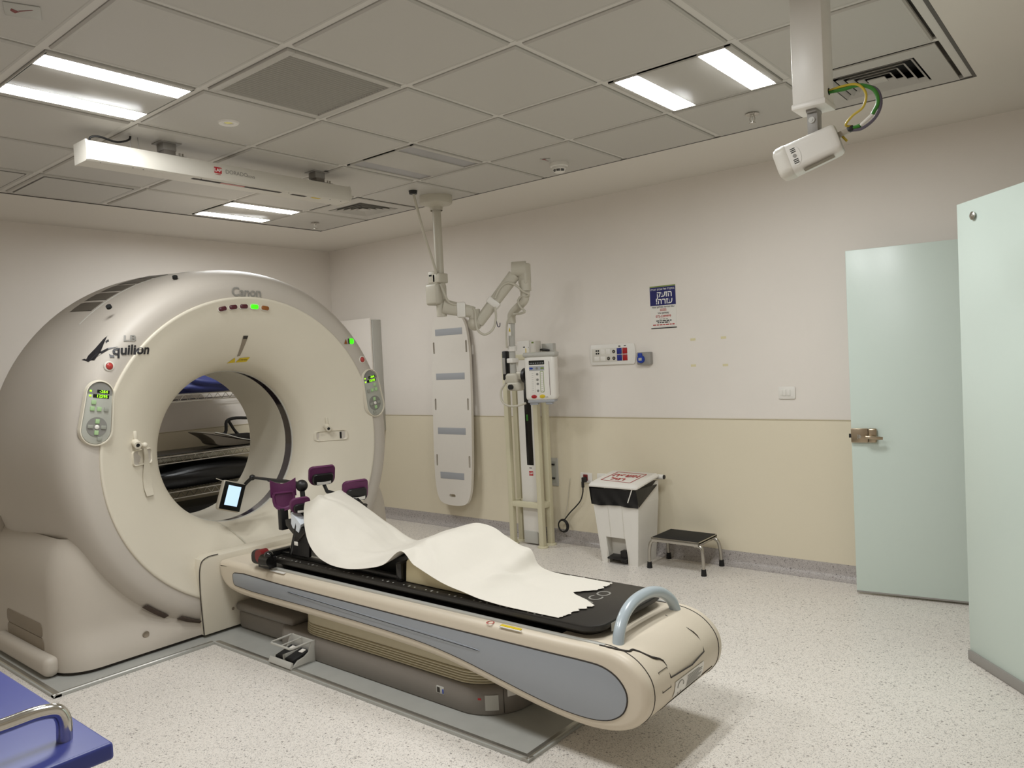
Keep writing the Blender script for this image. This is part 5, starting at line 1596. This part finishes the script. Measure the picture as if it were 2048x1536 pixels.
# lid, hinged at the back, sloping down to the front
LW = .197
def lidp(u, v, d=0.0):   # u across -1..1, v 0 front ..1 back
    return (cx + u * LW * (1.0 - .0 * v), 2.165 + v * .325, .548 + .045 * v + d)
P2 = rrect(2, 1, .06, 3, (0, .5))
b = B().loft([[lidp(u * s, .5 + (v - .5) * s2, d) for u, v in P2] for s, s2, d in ((.985, .985, -.006), (1.0, 1.0, -.002), (1.0, 1.0, .006), (.94, .93, .020), (.90, .90, .023))])
lid_o = part('lid', b, 'white_plastic', bn, angle=30)
part('hinge_tube', B().cyl((cx - .19, 2.497, .585), (cx + .225, 2.497, .585), .018, n=20), 'white_plastic', bn)
part('hinge_cap', B().cyl((cx + .225, 2.497, .585), (cx + .232, 2.497, .585), .015, n=16), 'black_plastic', bn)
ldz = lambda u, v: lidp(u / LW, v, .0245)
b = B()
def stroke(p, q, w=.0075):
    p = Vector(p); q = Vector(q); d = (q - p); d.normalize(); n = Vector((-d.y * .325 / .325, d.x)) * w / 2
    b.raw([ldz(p.x + n.x, p.y + n.y / .325), ldz(q.x + n.x, q.y + n.y / .325), ldz(q.x - n.x, q.y - n.y / .325), ldz(p.x - n.x, p.y - n.y / .325)], [(0, 1, 2, 3)])
fr2 = [(-.135, .24), (.115, .17), (.13, .80), (-.115, .86)]
for i in range(4): stroke(fr2[i], fr2[(i + 1) % 4])
part('marker_frame', b, 'text_red', lid_o, angle=0)
lettering('marker_text', 'אשפה', .085, lambda u, v: ldz(u - .0, .62 + v / .33), 'text_red', lid_o, .035, True)
lettering('marker_text', 'רגיל', .075, lambda u, v: ldz(u - .02, .36 + v / .33), 'text_red', lid_o, .035, True)

# ================================================================== STEP STOOL
ss = thing('step_stool', 'low steel step stool with a black rubber top', 'stool', (-.01, 2.38, 0))
S0, S1, T0, T1, TZ = -.185, .162, 2.232, 2.515, .215
part('tread', B().bb(S0 + .006, S1 - .006, T0 + .006, T1 - .006, TZ - .004, TZ + .004, .003), 'black_rubber', ss)
part('rim', B().bb(S0, S1, T0, T0 + .006, TZ - .026, TZ + .002, .002).bb(S0, S1, T1 - .006, T1, TZ - .026, TZ + .002, .002).bb(S0, S0 + .006, T0, T1, TZ - .026, TZ + .002, .002).bb(S1 - .006, S1, T0, T1, TZ - .026, TZ + .002, .002).bb(S0, S1, T0, T1, TZ - .012, TZ - .004), 'steel', ss)
for sx, fxp in ((S0, -.212), (S1, .185)):
    for sy, fyp in ((T0 + .02, 2.247), (T1 - .02, 2.522)):
        dirx = -1 if sx == S0 else 1
        part('leg', B().tube([(sx - dirx * .04, sy, TZ - .026), (sx - dirx * .008, sy, TZ - .026), (sx + dirx * .012, sy, TZ - .038), (fxp - dirx * .004, (sy + fyp) / 2, TZ - .075), (fxp, fyp, .02)], .0115, 12, 5), 'steel', ss)
        part('rubber_foot', B().cyl((fxp, fyp, .0), (fxp, fyp, .042), .0185, .015, n=20), 'black_rubber', ss)

# ================================================================== BLUE TROLLEY
ct = thing('blue_trolley', 'trolley with a blue top and chrome rail at the lower left', 'trolley', (.3, -2.0, 0))
CZ = .85
CX1, CYF = 1.045, -1.765
part('top', B().bb(-.35, CX1, -2.45, CYF, CZ - .030, CZ, .006, 3), 'cart_blue', ct)
part('rail', B().tube([(.965, -1.812, CZ), (.965, -1.812, CZ + .035), (.965, -1.820, CZ + .052), (.965, -1.845, CZ + .060), (.965, -1.90, CZ + .060), (.965, -2.36, CZ + .060), (.965, -2.395, CZ + .052), (.965, -2.40, CZ + .03), (.965, -2.40, CZ)], .0125, 14, 5), 'chrome', ct)
part('body', B().bb(-.31, .95, -2.41, CYF - .06, .12, CZ - .031, .01), 'white_plastic', ct)
for k in range(4):
    z0 = .16 + k * .16
    part('drawer', B().bb(-.28, .92, CYF - .06, CYF - .048, z0, z0 + .15, .004), 'offwhite_plastic', ct)
part('side_device', B().bb(.952, 1.0, -1.90, -1.83, CZ - .10, CZ - .034, .008), 'light_grey', ct)
for x in (-.25, .88):
    for y in (-2.35, -1.88):
        part('caster', B().cyl((x - .015, y, .05), (x + .015, y, .05), .05, n=20).bb(x - .02, x + .02, y - .02, y + .02, .06, .13), 'black_plastic', ct)

# ================================================================== WIRE SHELVES behind the gantry
sh = thing('wire_shelf_rack', 'chrome wire shelf rack behind the gantry against the left wall', 'shelf rack', (-3.68, .95, 0))
WX0, WX1, WY0, WY1 = -3.90, -3.45, .10, 1.75
for x in (WX0 + .015, WX1 - .015):
    for y in (WY0 + .015, WY1 - .015):
        part('post', B().cyl((x, y, 0), (x, y, 1.75), .0125, n=12), 'wire_chrome', sh)
shelf_me = B()
for dz in (0, -.052):
    shelf_me.tube([(WX0, WY0, dz), (WX1, WY0, dz), (WX1, WY1, dz), (WX0, WY1, dz)], .0048, 6, closed=True)
n = 46
zz = []
for k in range(n + 1):
    zz.append((WX1, WY0 + (WY1 - WY0) * k / n, -.003 if k % 2 else -.049))
shelf_me.tube(zz, .0034, 5)
for k in range(60):
    y = WY0 + .02 + (WY1 - WY0 - .04) * k / 59
    shelf_me.tube([(WX0, y, .002), (WX1, y, .002)], .0016, 4)
sm = shelf_me.mesh('wire_shelf')
for z in (.24, .560, .840, 1.315):
    o = new('wire_shelf', sm, M['wire_chrome'], sh)
    o.location = (0, 0, z)
def blob(name, m, label, cat, c, s, seed, amp=.12, n=24, flat=True):
    t = bmesh.new(); bmesh.ops.create_uvsphere(t, u_segments=36, v_segments=20, radius=1.0)
    rn = random.Random(seed)
    w = [(rn.uniform(1.5, 4), rn.uniform(1.5, 4), rn.uniform(1.5, 5), rn.uniform(0, 6)) for _ in range(5)]
    for v in t.verts:
        k = 1 + amp * sum(math.sin(a * v.co.x * 2 + b_ * v.co.y * 2 + c_ * v.co.z * 2 + d) for a, b_, c_, d in w) / 3
        p = v.co * k
        z = p.z * s[2]
        if flat: z = max(z, -s[2] * .72)
        v.co = Vector((c[0] + p.x * s[0], c[1] + p.y * s[1], c[2] + z))
    return solo(name, B().add(t), m, label, cat, angle=70)
blob('blue_bag', 'bag_blue', 'crumpled dark blue bag on the upper wire shelf', 'bag', (-3.67, .98, 1.319 + .075), (.19, .34, .103), 3)
blob('black_bag', 'case_black', 'soft black bag on the lower middle wire shelf', 'bag', (-3.67, .93, .564 + .088), (.19, .60, .120), 9, .07)
b = B().loft([[(x, y, z + dz) for x, y in ((-3.86, .15), (-3.48, .15), (-3.48, 1.45), (-3.86, 1.45))] for z, dz in ((.244, 0), (.244, .02), (.36, .05))])
solo('dark_crate', b, 'case_black', 'dark shallow crate on the bottom wire shelf', 'crate')
solo('dark_tray', B().bb(-3.87, -3.475, .25, 1.60, .8455, .851, .002), 'carbon', 'flat dark tray on the middle wire shelf', 'tray')
# curved grey board piece and black handle frame on the middle shelf
hb = thing('headrest_board', 'brownish headrest board with a pale edge on the middle wire shelf', 'headrest', (-3.6, 1.15, .863))
P = cat2([(.86, .995), (.90, .995), (.98, .985), (1.08, .955), (1.22, .905), (1.38, .870), (1.38, .864), (1.05, .866), (.99, .885), (.965, .92), (.93, .950)], 4, True)
part('board', B().prism(P, 'yz', -3.72, -3.50, .006), 'shelf_item', hb)
part('pale_edge', B().tube([(-3.498, y, z) for y, z in ((.98, .985), (1.08, .958), (1.22, .908), (1.38, .874))], .004, 8, 4), 'light_grey', hb)
hf = thing('handle_frame', 'black angular handle frame on the middle wire shelf', 'handle', (-3.75, 1.32, .863))
part('frame', B().tube([(-3.76, 1.10, .93), (-3.76, 1.22, .95), (-3.76, 1.24, 1.05), (-3.76, 1.30, 1.07), (-3.76, 1.46, 1.06)], .014, 10, 4).tube([(-3.76, 1.26, 1.05), (-3.76, 1.32, .95), (-3.76, 1.40, .875)], .013, 10, 3), 'black_plastic', hf)
part('foot_block', B().prism([(1.05, .945), (1.2, .94), (1.44, .93), (1.44, .864), (1.2, .875)], 'yz', -3.79, -3.73, .005), 'black_plastic', hf)
